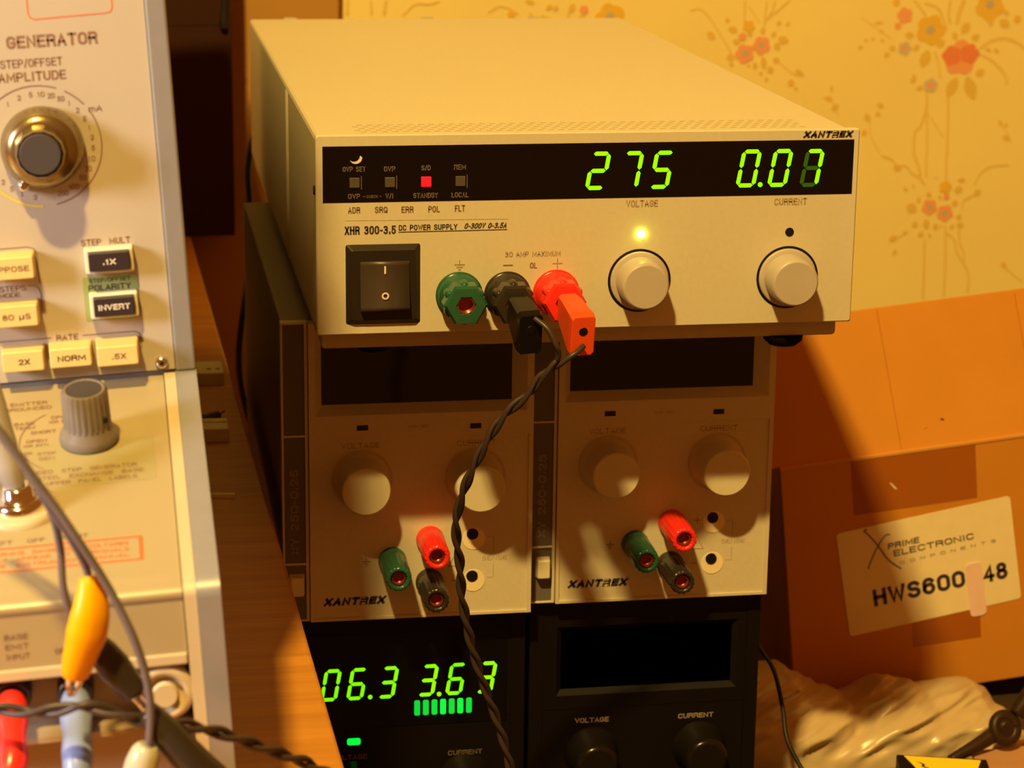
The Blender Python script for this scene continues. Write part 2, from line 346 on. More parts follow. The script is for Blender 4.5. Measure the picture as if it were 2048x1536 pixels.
# printed wallpaper pattern, millimetres on the wall
ART = [('F',495.0,45.2,6.2,'R'),('F',515.4,34.6,11.6,'Y'),('F',515.4,34.6,3.5,'g'),('F',559.9,51.8,11.6,'Y'),('F',559.8,53.3,3.5,'g'),('F',496.4,21.2,5.4,'b'),('F',496.3,21.6,2.2,'R'),('F',517.9,-6.4,5.8,'b'),('F',517.9,-6.4,2.3,'R'),('F',539.7,14.0,13.6,'R'),('F',532.7,15.5,7.7,'r'),('F',546.5,16.9,7.7,'r'),('F',490.1,37.6,2.7,'R'),('F',488.0,55.0,3.1,'Y'),('F',468.5,-40.5,2.3,'Y'),('F',581.8,42.3,3.1,'Y'),('L',514.8,20.0,510.2,6.9,8.5,'L'),('L',521.2,27.3,526.2,22.1,7.0,'L'),('L',507.7,23.7,502.6,19.4,4.6,'L'),('L',538.3,0.0,530.8,-15.4,8.5,'L'),('L',545.2,0.7,552.6,-17.8,9.3,'L'),('L',552.2,0.7,558.9,5.0,6.2,'L'),('L',545.0,40.2,539.4,31.5,7.0,'L'),('L',533.1,33.0,535.8,27.2,4.6,'L'),('L',547.4,27.1,553.3,30.7,5.4,'L'),('L',561.8,41.6,561.4,36.5,3.9,'L'),('L',568.0,41.6,576.0,36.4,7.0,'L'),('L',569.8,48.9,575.4,45.2,3.9,'L'),('L',495.8,31.0,503.5,30.3,5.4,'L'),('L',471.8,39.9,479.3,39.8,2.3,'L'),('L',475.8,34.8,479.7,32.6,2.3,'L'),('L',464.9,26.9,467.9,27.6,2.3,'L'),('L',460.6,21.8,464.3,22.5,3.1,'L'),('L',470.1,29.0,473.2,27.6,2.3,'L'),('L',480.7,15.1,485.1,18.0,3.9,'L'),('L',484.1,22.4,489.6,20.2,4.6,'L'),('L',477.0,27.5,480.8,26.8,2.3,'L'),('L',503.6,2.5,506.2,-3.4,3.1,'L'),('L',501.5,-1.8,505.5,-4.1,3.1,'L'),('L',506.6,-9.2,512.6,-7.1,3.9,'L'),('L',557.8,21.2,563.4,18.2,3.1,'L'),('L',564.8,20.4,569.6,17.4,3.1,'L'),('L',436.6,-14.4,443.6,-16.0,3.9,'L'),('L',441.5,-5.0,442.5,-10.8,2.3,'L'),('L',442.4,-24.0,448.3,-19.7,4.6,'L'),('L',477.3,-19.2,482.8,-22.2,3.9,'L'),('L',477.0,-28.8,479.9,-25.2,3.9,'L'),('L',468.5,-26.5,472.6,-32.5,4.6,'L'),('L',572.3,-32.9,575.7,-36.7,3.1,'L'),('L',577.3,-37.4,579.5,-35.2,3.1,'L'),('L',576.2,-44.2,582.0,-48.0,3.9,'L'),('S',[(554.0,20.5),(562.8,26.3),(573.5,28.0),(583.1,24.7),(589.6,20.2)],2.2,'S'),('S',[(553.5,16.4),(562.2,13.1),(570.4,6.4),(575.5,0.4),(577.1,-6.2)],2.0,'S'),('S',[(501.2,56.4),(506.8,50.6),(511.0,44.8)],1.9,'S'),('S',[(509.7,54.2),(519.8,50.5),(524.1,43.2),(527.7,34.5)],1.9,'S'),('S',[(540.1,56.2),(536.8,47.5),(535.5,38.8)],3.1,'S'),('S',[(529.4,56.3),(528.5,45.4),(530.5,38.9)],2.0,'S'),('S',[(519.5,18.5),(523.1,9.0),(524.9,-1.3)],1.5,'S'),('S',[(515.2,-12.3),(515.8,-22.6),(512.0,-35.9),(507.7,-41.8),(507.9,-58.2)],2.0,'S'),('S',[(515.9,-24.1),(517.2,-38.9),(518.0,-58.3)],1.5,'S'),('S',[(532.0,-15.4),(533.0,-31.7),(533.9,-58.6)],1.9,'S'),('S',[(516.8,-26.3),(523.6,-36.0),(530.4,-45.1)],0.8,'S'),('S',[(472.6,-32.5),(474.0,-43.6),(481.5,-55.6)],0.9,'S'),('S',[(462.5,43.5),(479.7,32.6),(486.1,27.5)],0.6,'S'),('S',[(435.9,-13.7),(442.9,-18.1),(447.9,-27.7)],0.8,'S'),('S',[(573.2,-34.4),(580.1,-42.7),(583.7,-50.3)],0.8,'S'),('F',375.1,18.1,7.4,'R'),('F',375.4,18.4,2.5,'g'),('F',387.5,24.1,7.0,'R'),('F',387.5,24.1,2.3,'g'),('F',373.1,30.3,3.3,'R'),('F',410.8,-3.2,2.7,'Y'),('F',377.6,37.8,4.6,'Y'),('L',362.1,36.8,369.6,34.6,5.4,'L'),('L',366.1,28.2,371.4,25.3,4.6,'L'),('L',359.6,43.3,363.4,41.8,3.9,'L'),('L',377.0,34.6,380.2,30.3,3.9,'L'),('L',388.1,37.4,388.3,31.7,3.9,'L'),('L',395.1,30.2,397.9,33.8,3.9,'L'),('L',399.6,29.4,408.0,26.5,6.2,'L'),('L',397.5,25.9,401.5,20.8,5.4,'L'),('L',398.5,38.8,401.3,41.6,3.1,'L'),('L',405.2,38.0,408.1,40.9,2.3,'L'),('L',346.6,34.1,352.7,29.0,5.4,'L'),('L',361.4,16.0,368.1,15.2,5.4,'L'),('L',363.7,11.7,367.6,9.5,3.1,'L'),('L',382.4,12.3,384.1,6.5,3.9,'L'),('L',377.9,11.6,378.8,7.9,2.3,'L'),('L',388.9,16.5,390.5,6.4,4.6,'L'),('L',393.7,9.3,396.2,3.5,5.4,'L'),('L',396.5,14.3,401.9,12.1,4.6,'L'),('L',387.9,5.7,388.0,2.1,3.1,'L'),('L',413.4,6.2,420.4,1.8,3.9,'L'),('L',413.9,-5.4,415.6,-9.1,2.3,'L'),('L',391.8,1.3,392.7,-2.3,3.1,'L'),('S',[(333.6,49.1),(340.9,50.5),(347.7,44.8),(352.4,38.3),(359.4,28.2),(365.0,18.9)],1.1,'S'),('S',[(373.9,56.8),(374.2,39.6)],1.5,'S'),('S',[(390.3,56.7),(389.2,38.1)],1.5,'S'),('S',[(396.2,56.7),(395.0,49.6),(390.1,41.7)],1.5,'S'),('S',[(407.4,56.7),(400.2,50.3),(393.0,44.6)],1.4,'S'),('S',[(377.0,52.5),(385.7,40.3)],0.7,'S'),('S',[(401.9,11.4),(409.7,4.8),(415.8,1.8)],0.7,'S'),('F',522.4,-97.2,6.3,'R'),('F',522.7,-97.2,2.4,'g'),('F',534.7,-102.0,6.6,'R'),('F',534.7,-102.4,2.4,'g'),('F',535.2,-89.6,2.5,'R'),('F',533.9,-82.2,5.1,'Y'),('L',492.3,-66.8,499.1,-67.7,5.1,'L'),('L',501.6,-81.6,504.3,-85.0,2.5,'L'),('L',508.2,-79.3,509.3,-83.4,1.7,'L'),('L',512.2,-90.0,515.0,-93.4,3.4,'L'),('L',504.1,-95.6,512.8,-99.9,7.6,'L'),('L',519.6,-86.0,523.2,-89.4,4.2,'L'),('L',540.8,-84.8,547.6,-84.0,5.9,'L'),('L',542.9,-77.4,549.7,-77.1,3.4,'L'),('L',540.5,-93.0,544.1,-96.4,5.1,'L'),('L',530.0,-87.9,530.2,-92.0,2.5,'L'),('L',509.2,-110.6,514.3,-109.9,5.1,'L'),('L',520.0,-105.8,521.3,-114.2,5.1,'L'),('L',527.9,-109.3,528.2,-115.1,4.2,'L'),('L',539.3,-113.7,542.5,-111.3,3.4,'L'),('L',543.9,-106.3,548.0,-103.9,4.2,'L'),('L',544.2,-110.5,550.3,-112.2,5.1,'L'),('L',514.8,-119.0,518.9,-116.6,4.2,'L'),('L',522.4,-117.5,525.1,-120.0,2.5,'L'),('L',492.0,-121.9,498.7,-119.5,5.1,'L'),('L',496.1,-133.6,498.3,-128.6,3.4,'L'),('L',502.8,-117.1,506.1,-115.5,2.5,'L'),('L',556.4,-87.5,562.3,-85.9,5.1,'L'),('L',559.1,-90.0,559.6,-84.2,4.2,'L'),('L',582.4,-140.5,585.3,-144.8,4.2,'L'),('L',531.4,-111.9,533.2,-111.9,2.5,'L'),('L',525.7,-74.6,527.5,-75.5,1.7,'L'),('S',[(507.7,-56.4),(511.6,-65.4),(513.7,-72.0),(513.8,-74.5)],1.9,'S'),('S',[(517.4,-56.5),(518.3,-74.5)],1.5,'S'),('S',[(533.1,-56.8),(534.1,-79.7)],1.7,'S'),('S',[(482.5,-57.7),(491.1,-61.0),(494.7,-65.2),(502.4,-66.1),(507.8,-71.9),(513.0,-74.4),(517.6,-80.3)],1.4,'S'),('S',[(520.0,-120.8),(520.7,-139.1),(521.6,-167.7)],1.9,'S'),('S',[(535.7,-111.1),(537.4,-139.5),(537.8,-165.5)],1.9,'S'),('S',[(536.0,-116.9),(543.2,-122.1),(545.5,-130.5),(551.2,-139.8),(556.6,-150.0),(556.6,-163.5)],1.7,'S'),('S',[(546.5,-113.0),(547.7,-124.7),(551.7,-133.1),(552.1,-139.8)],1.7,'S'),('S',[(556.8,-80.9),(561.3,-71.9),(569.6,-67.1),(583.2,-66.5)],1.2,'S'),('S',[(547.8,-99.7),(549.1,-93.1),(559.0,-87.5)],1.2,'S'),('S',[(585.3,-144.8),(592.6,-150.8),(600.0,-156.1)],1.0,'S'),('S',[(506.9,-115.5),(498.7,-120.3)],0.8,'S'),('F',255.6,50.3,3.5,'R'),('F',277.3,49.7,4.4,'Y'),('S',[(86.5,57.7),(86.2,47.4)],2.5,'S'),('S',[(103.0,57.7),(103.3,47.3)],1.8,'S'),('S',[(113.8,57.6),(112.1,47.3)],2.3,'S'),('S',[(151.5,56.9),(144.7,54.7),(134.4,54.7),(128.6,49.7),(125.2,47.2)],1.5,'S'),('S',[(186.2,48.3),(194.3,52.8),(202.4,51.1),(208.3,47.1)],1.5,'S'),('L',244.5,48.1,249.0,54.9,5.0,'L'),('L',228.0,50.4,232.7,53.8,3.8,'L'),('L',233.9,49.3,236.2,53.8,3.8,'L'),('L',212.8,57.3,219.8,55.0,3.8,'L'),('L',266.8,48.0,273.8,49.1,2.5,'L')]

# ---------------------------------------------------------------- the room
WALL_Y = 760.
WF = Fr((0, WALL_Y, 0))
mb = MB(); mb.box(WF, -900, 1300, -700, 900, -20, 0, 'wallpaper')
def wall_flower(x, z, r, c):
    n = 5; vs = []
    for i in range(40):
        a = 2*math.pi*i/40; rr = r*(.78+.22*abs(math.cos(n*a/2+x)))
        vs.append((x+rr*math.cos(a), z+rr*math.sin(a)))
    mb.poly(WF, vs, {'g': .5, 'r': .45, 'b': .3}.get(c, .4 if r < 9 else .3)+LIFT[0], ARTM[c])
def wall_leaf(x0, z0, x1, z1, w_, c):
    dx, dz = x1-x0, z1-z0; l = math.hypot(dx, dz) or 1; nx, nz = -dz/l*w_/2, dx/l*w_/2
    P = []
    for k in range(9): t = k/8; q = math.sin(math.pi*t)**.8; P.append((x0+dx*t+nx*q, z0+dz*t+nz*q))
    for k in range(7, 0, -1): t = k/8; q = math.sin(math.pi*t)**.8; P.append((x0+dx*t-nx*q, z0+dz*t-nz*q))
    mb.poly(WF, P, .2+LIFT[0], ARTM[c])
LIFT = [0.]
def wall_art(ox, oz, keep=lambda x: True):
    for a in ART:
        LIFT[0] += .0025
        if a[0] == 'F' and keep(a[1]): wall_flower(a[1]+ox, a[2]+oz, a[3], a[4])
        elif a[0] == 'L' and keep(a[1]): wall_leaf(a[1]+ox, a[2]+oz, a[3]+ox, a[4]+oz, a[5], a[6])
        elif a[0] == 'S' and keep(a[1][0][0]):
            P = [(q.x+ox, q.z+oz) for q in catmull([(x, 0, z) for x, z in a[1]], 6)]
            mb.line(WF, P, a[2], .12+LIFT[0], ARTM[a[3]])
wall_art(0, 0)
wall_art(-285, -8, lambda x: x > 440); wall_art(285, -4, lambda x: x > 440); wall_art(0, 262, lambda x: True); wall_art(0, -262, lambda x: x > 300)
struct(mb, 'wall_back')
mb = MB(); mb.box(W0, -900, 1300, -720, -700, -760, 1600, 'bench_top'); struct(mb, 'floor')

# desk under the curve tracer: its right edge runs back beside the stack of supplies
DESK = -95.
dx = lambda y: -8.5-(y+192.7)*20./888.3
mb = MB(); th = 26
P = [(-760, -520), (dx(-520), -520), (dx(735), 735), (-760, 735)]
mb.add([(x, y, DESK) for x, y in P]+[(x, y, DESK-th) for x, y in P], [(0, 1, 2, 3), (7, 6, 5, 4), (0, 4, 5, 1), (1, 5, 6, 2), (2, 6, 7, 3), (3, 7, 4, 0)], 'desk_wood')
desk = thing('desk', 'orange-brown wooden desk with its edge running beside the stack of instruments', 'desk', (-380, 100, -700))
mb.build('desk_top', desk, bevel=1.2)
for x, y in ((-740, -500), (-740, 700), (dx(-500)-55, -500), (dx(700)-55, 700)):
    MB().box(W0, x, x+45, -700, DESK-th, -y-22, -y+22, 'desk_wood').build('leg', desk, bevel=2)

BENCH = -269.
bench = thing('low_table', 'low dark table carrying the stack of power supplies and the open carton', 'table', (300, 300, -700))
MB().box(W0, -30, 900, BENCH-20, BENCH, -752, 60, 'bench_top').build('table_top', bench, bevel=1.5)
for x, y in ((-20, -40), (850, -40), (-20, 700), (850, 700)):
    MB().box(W0, x, x+40, -700, BENCH-20, -y-40, -y, 'bench_top').build('leg', bench, bevel=2)

# ---------------------------------------------------------------- seven segment digits
SEG = {'0': 'abcdef', '1': 'bc', '2': 'abged', '3': 'abgcd', '4': 'fgbc', '5': 'afgcd', '6': 'afgedc', '7': 'abc', '8': 'abcdefg', '9': 'abcdfg'}
def digit(fr, x, z, w_, h, ch, t, parent, sl=.17, ghost='', m='seg_green', cut=None):
    mb = MB(); b = h*.105; g = .22
    def seg(c, mm):
        hh = h/2
        L = {'a': ((0, h), (w_, h)), 'b': ((w_, h), (w_, hh)), 'c': ((w_, hh), (w_, 0)), 'd': ((0, 0), (w_, 0)), 'e': ((0, hh), (0, 0)), 'f': ((0, h), (0, hh)), 'g': ((0, hh), (w_, hh))}[c]
        (x0, z0), (x1, z1) = L
        ins = lambda px, pz: (min(max(px, b/2), w_-b/2), min(max(pz, b/2), h-b/2))
        x0, z0 = ins(x0, z0); x1, z1 = ins(x1, z1); dx_, dz_ = x1-x0, z1-z0; l = math.hypot(dx_, dz_); ux, uz = dx_/l, dz_/l; nx, nz = -uz, ux
        pts = [(g, 0), (g+b/2, b/2), (l-g-b/2, b/2), (l-g, 0), (l-g-b/2, -b/2), (g+b/2, -b/2)]
        Q = [(x0+ux*p+nx*q, z0+uz*p+nz*q) for p, q in pts]
        Q = [(x+px+pz*sl, z+pz) for px, pz in Q]
        n = len(Q); vs = [fr.p(a, c_, t) for a, c_ in Q]+[fr.p(a, c_, t-.2) for a, c_ in Q]
        mb.add(vs, [tuple(range(n))]+[(i, (i+1) % n, n+(i+1) % n, n+i)[::-1] for i in range(n)], mm)
    for c in SEG[ch]: seg(c, m)
    for c in ghost: seg(c, 'seg_dim')
    return mb.build('digit', parent)
def point(fr, x, z, r, t, parent, m='seg_green'):
    return MB().lathe(fr, x, z, [(r, t-.2), (r, t)], m, 20).build('decimal_point', parent)

def brand(mb, fr, cx, cz, wd, ht, t=.12, bg='beige_face', m='print_dark'):
    mb.text(fr, 'XANTREX', cx, cz, wd, ht, m, t, shear=.3, bold=.08)
    for k in range(3):                                             # pale cuts through the R of the mark
        zz = cz-ht*.36+k*ht*.34
        mb.poly(fr, [(cx+wd*.085+zz*0, zz), (cx+wd*.17, zz), (cx+wd*.175, zz+ht*.10), (cx+wd*.09, zz+ht*.10)], t+.05, bg)
def ground_mark(mb, fr, x, z, s_, m, t=.12):
    mb.line(fr, [(x, z+s_*.9), (x, z+.1*s_)], .18*s_, t, m)
    for k, (hw, dz_) in enumerate(((1., 0), (.62, -.5), (.26, -1.))): mb.line(fr, [(x-hw*s_, z+dz_*s_), (x+hw*s_, z+dz_*s_)], .2*s_, t+.02, m)

# ---------------------------------------------------------------- the big supply on top
F = Fr((0, 0, 0))
xhr = thing('power_supply', 'wide beige bench power supply with green 275 and 0.07 readouts, topmost of the stack', 'power supply', (107, 220, -11))
mb = MB()
ch = 1.6
# cover: top, sides, back, with a folded top edge
mb.box(F, 0.5, 214.5, -.5, 76.6, -446, -3, 'beige_paint')
cover = mb.build('cover', xhr, bevel=1.6)
mb = MB(); rr = 1.2                                                # punched vent slots in the top
for j in range(6):
    for i in range(44):
        x = 17+i*4.1+(j % 2)*2.05; y = 12+j*4.6
        a = Fr((0, 0, 76.62), (1, 0, 0), (0, 1, 0))
        mb.rbox(a, x, x+2.6, y, y+1.6, .0, .03, .75, 'vent_dark', 3)
mb.build('vent_slots', cover)['label'] = 'rows of punched vent slots in the top cover'
mb = MB()
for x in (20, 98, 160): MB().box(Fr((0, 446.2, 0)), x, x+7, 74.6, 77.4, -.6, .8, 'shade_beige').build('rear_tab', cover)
mb = MB()
LS = Fr((.48, 0, 0), (0, -1, 0), (0, 0, 1))                         # left side of the cover, seen from the left
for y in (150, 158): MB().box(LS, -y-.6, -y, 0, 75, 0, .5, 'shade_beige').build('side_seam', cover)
MB().lathe(LS, -7, 56, [(2, 0), (1.7, .9)], 'gunmetal', 16).build('screw', cover)
# bottom chassis tray peeping out beneath the front panel
MB().rbox(F, 2, 210.6, -6.6, 1, -440, -5.5, 1.6, 'shade_beige').build('chassis_tray', xhr)  # shade under the panel also put into the tray's colour
# front panel: a plate with the dark window let into it
mb = MB()
def plate(mb, fr, x0, x1, z0, z1, hx0, hx1, hz0, hz1, t0, t1, m, mh=None):
    mb.box(fr, x0, x1, hz1, z1, t0, t1, m); mb.box(fr, x0, x1, z0, hz0, t0, t1, m)
    mb.box(fr, x0, hx0, hz0, hz1, t0, t1, m); mb.box(fr, hx1, x1, hz0, hz1, t0, t1, m)
mb.rbox(F, 0, 215, 0, 78.2, -3, 0, .9, 'beige_face', 3)
mb.text(F, 'ADR', 14.6, 49.2, 4.7, 2.5, 'print_brown', bold=.01); mb.text(F, 'SRQ', 25, 49.2, 4.9, 2.5, 'print_brown', bold=.01)
mb.text(F, 'ERR', 35.2, 49.1, 4.7, 2.5, 'print_brown', bold=.01); mb.text(F, 'POL', 45.5, 49.1, 4.5, 2.5, 'print_brown', bold=.01); mb.text(F, 'FLT', 55.6, 49.2, 4, 2.5, 'print_brown', bold=.01)
mb.text(F, 'XHR 300-3.5', 20.8, 41.3, 19.8, 3.3, 'print_dark', bold=.015)
mb.text(F, 'DC POWER SUPPLY', 43.2, 42.0, 22.8, 2.2, 'print_dark', bold=.015)
mb.text(F, '0-300V 0-3.5A', 65.8, 42.2, 17.2, 2.2, 'print_dark', shear=.3, bold=.015)
mb.line(F, [(31.7, 40.3), (74.2, 40.5)], .3, .12, 'print_dark'); mb.line(F, [(11, 45.2), (74.8, 44.7)], .14, .12, 'shade_beige')
brand(mb, F, 202, 76.05, 20.6, 2.7)
mb.text(F, 'VOLTAGE', 127.6, 49.8, 12.8, 2.7, 'print_faint', bold=.01); mb.text(F, 'CURRENT', 187.8, 49.5, 13.4, 2.7, 'print_faint', bold=.01)
mb.text(F, '30 AMP MAXIMUM', 84.5, 30.6, 22, 2.1, 'print_faint', bold=.01); mb.text(F, 'OL', 84.8, 26, 2.8, 2.3, 'print_brown', bold=.01)
mb.line(F, [(72.8, 26.3), (76.6, 26.3)], .45, .12, 'print_brown'); mb.line(F, [(92.3, 26.6), (96.3, 26.6)], .4, .12, 'print_faint'); mb.line(F, [(94.3, 28.6), (94.3, 24.6)], .4, .14, 'print_faint')
ground_mark(mb, F, 55.6, 27.0, 2.0, 'print_faint')
fp = mb.build('front_panel', xhr)
mb = MB(); mb.box(F, 2.6, 212.7, 52.2, 73.9, -.4, .15, 'glass_dark')
for tx, x, z, wd in (('OVP SET', 14.7, 65.1, 8.8), ('OVP', 28.3, 65.0, 4.4), ('S/D', 42.3, 65.2, 3.6), ('REM', 55.5, 65.3, 4.6), ('OVP', 14.6, 54.6, 4.6), ('V/I', 28.2, 54.5, 3), ('STANDBY', 42.2, 54.5, 9.6), ('LOCAL', 55.6, 54.5, 6.6)):
    mb.text(F, tx, x, z, wd, 2.0, 'print_dim', .2, bold=.005)
mb.text(F, 'CHECK', 21.6, 54.4, 4.4, 1.1, 'print_dim', .2); mb.line(F, [(18, 54.4), (19, 54.4)], .2, .2, 'print_dim'); mb.line(F, [(24.3, 54.4), (25.2, 54.4)], .2, .2, 'print_dim')
win = mb.build('display_window', xhr, bevel=0)
mb = MB(); pts = []
for i in range(15): a = math.radians(-150+150*i/14); pts.append((15.3+2.5*math.cos(a), 69.6+2.5*math.sin(a)))
for i in range(14, -1, -1): a = math.radians(-150+150*i/14); pts.append((14.6+2.35*math.cos(a), 70.3+2.35*math.sin(a)))
mb.poly(F, pts, .22, 'print_white'); mb.build('adjuster_hole', win)['label'] = 'pale crescent edge of the round adjuster hole'
for x, m in ((14.8, 'button_dim'), (28.4, 'button_dim'), (42.4, 'led_red'), (55.7, 'button_dim')):
    mb = MB(); mb.rbox(F, x-1.95, x+1.95, 57.9, 61.8, .1, .8, .3, m, 2)
    if m == 'button_dim': mb.line(F, [(x+2.6, 57.2), (x+2.6, 62.4)], .25, .2, 'print_dim')
    b = mb.build('push_button', win)
    if m == 'led_red': b['label'] = 'glowing red standby button'
for x, c in ((104.5, '2'), (117.6, '7'), (129.9, '5'), (164.9, '0'), (177.7, '0')): digit(F, x, 55.5, 7.9, 15, c, .35, win)
digit(F, 190.8, 55.3, 7.6, 15, '7', .35, win, ghost='fged')
point(F, 175.0, 56.5, .95, .35, win)
# rocker power switch
mb = MB(); mb.rbox(F, 11.2, 40.2, 4.2, 35.7, 0, 2.2, .8, 'switch_black', 3, taper=1.6)
sw = mb.build('power_switch', xhr)
mb = MB(); n = 12; prof = []
for i in range(n+1):
    k = i/n; z = 10.2+(29.4-10.2)*k; prof.append((z, 2.4+2.6*(1-k)**1.6+.5*k**3))
vs = []
for z, t in prof: vs += [F.p(16.6, z, t), F.p(35.6, z, t)]
vs += [F.p(16.6, 29.4, 1), F.p(35.6, 29.4, 1), F.p(16.6, 10.2, 1), F.p(35.6, 10.2, 1)]
N2 = 2*(n+1)
mb.add(vs, [(2*i, 2*i+1, 2*i+3, 2*i+2) for i in range(n)], 'rocker_black', True)
o_ = len(mb.v)-len(vs)
for f in ([2*i for i in range(n+1)]+[N2, N2+2], [2*i+1 for i in range(n, -1, -1)]+[N2+3, N2+1], [N2-2, N2-1, N2+1, N2], [1, 0, N2+2, N2+3]): mb.f.append(tuple(a+o_ for a in f)); mb.m.append(0); mb.s.append(False)
mb.box(F, 25.8, 26.5, 24.6, 27.6, 2.9, 3.3, 'print_white')
fr_ = F.off(26.1, 16.2, 4.55); mb.ring(fr_, 0, 0, .8, 1.45, 0, 'print_white', seg=24)
mb.build('rocker', sw)
# binding posts
def post_big(x, z, m, parent, hole=True):
    mb = MB()
    mb.lathe(F, x, z, [(9.3, 0), (9.3, .8), (8.6, 1.2)], m, 36, capf=False)
    mb.lathe(F, x, z, [(8.6, .6), (8.6, 5.5), (7.4, 6.5), (6.9, 9.5), (7.4, 10.4)], m, 36, capf=False)
    b = mb.build('binding_post', parent); mb = MB()
    mb.lathe(F, x, z, [(8.3, 10), (8.6, 11), (8.6, 18), (7.6, 19.4), (4.0, 19.6), (3.7, 19.0)], m, 6, smooth=False, capf=False)
    for k in range(6):
        a = math.radians(60*k+30); f2 = F.off(x+6.6*math.cos(a), z+6.6*math.sin(a), 0)
        mb.lathe(f2, 0, 0, [(1.9, 10.2), (1.9, 15), (1.2, 16.5)], m, 12)
    mb.build('hex_nut', b)
    mb = MB(); mb.lathe(F, x, z, [(3.7, 10), (3.7, 19.0), (2.9, 19.2), (2.6, 15.5)], 'brass_red_lit', 28); mb.build('contact', b)
    return b
post_big(55.5, 14.9, 'green_plastic', xhr)['label'] = 'green earth binding post'
post_big(74.6, 14.6, 'gunmetal', xhr)['label'] = 'black negative binding post'
post_big(94.0, 14.9, 'red_plastic', xhr)['label'] = 'red positive binding post'
def knob_big(x, z, parent):
    mb = MB(); mb.ring(F, x, z, 11.7, 12.7, .16, 'pure_dark', seg=64)
    mb.lathe(F, x, z, [(11.7, .1), (11.7, .9), (11.2, 1.2), (9.5, 1.3)], 'knob_grey', 48, capf=False)
    mb.lathe(F, x, z, [(9.7, 1.1), (9.5, 11.2), (9.1, 12.2), (8.4, 12.6)], 'knob_grey', 48)
    return mb.build('knob', parent)
knob_big(127.3, 19, xhr); knob_big(187.7, 18.9, xhr)
mb = MB(); mb.lathe(F, 127.5, 37.6, [(1.65, 0), (1.65, .5), (1.2, 1.2), (.5, 1.5)], 'led_yellow', 20); mb.build('indicator_light', xhr)['label'] = 'lit yellow-green voltage light'
mb = MB(); mb.lathe(F, 187.9, 37.2, [(1.8, 0), (1.7, .25)], 'pure_dark', 20); mb.build('indicator_light', xhr)['label'] = 'unlit dark current light'
for x, y in ((190, 10), (24, 20), (24, 300), (190, 300)):
    a = Fr((0, 0, -6.6), (1, 0, 0), (0, 1, 0)); MB().lathe(a, x, y, [(8.2, 0), (7.9, -2.2), (5.6, -4.3)], 'rubber', 24).build('foot', xhr)

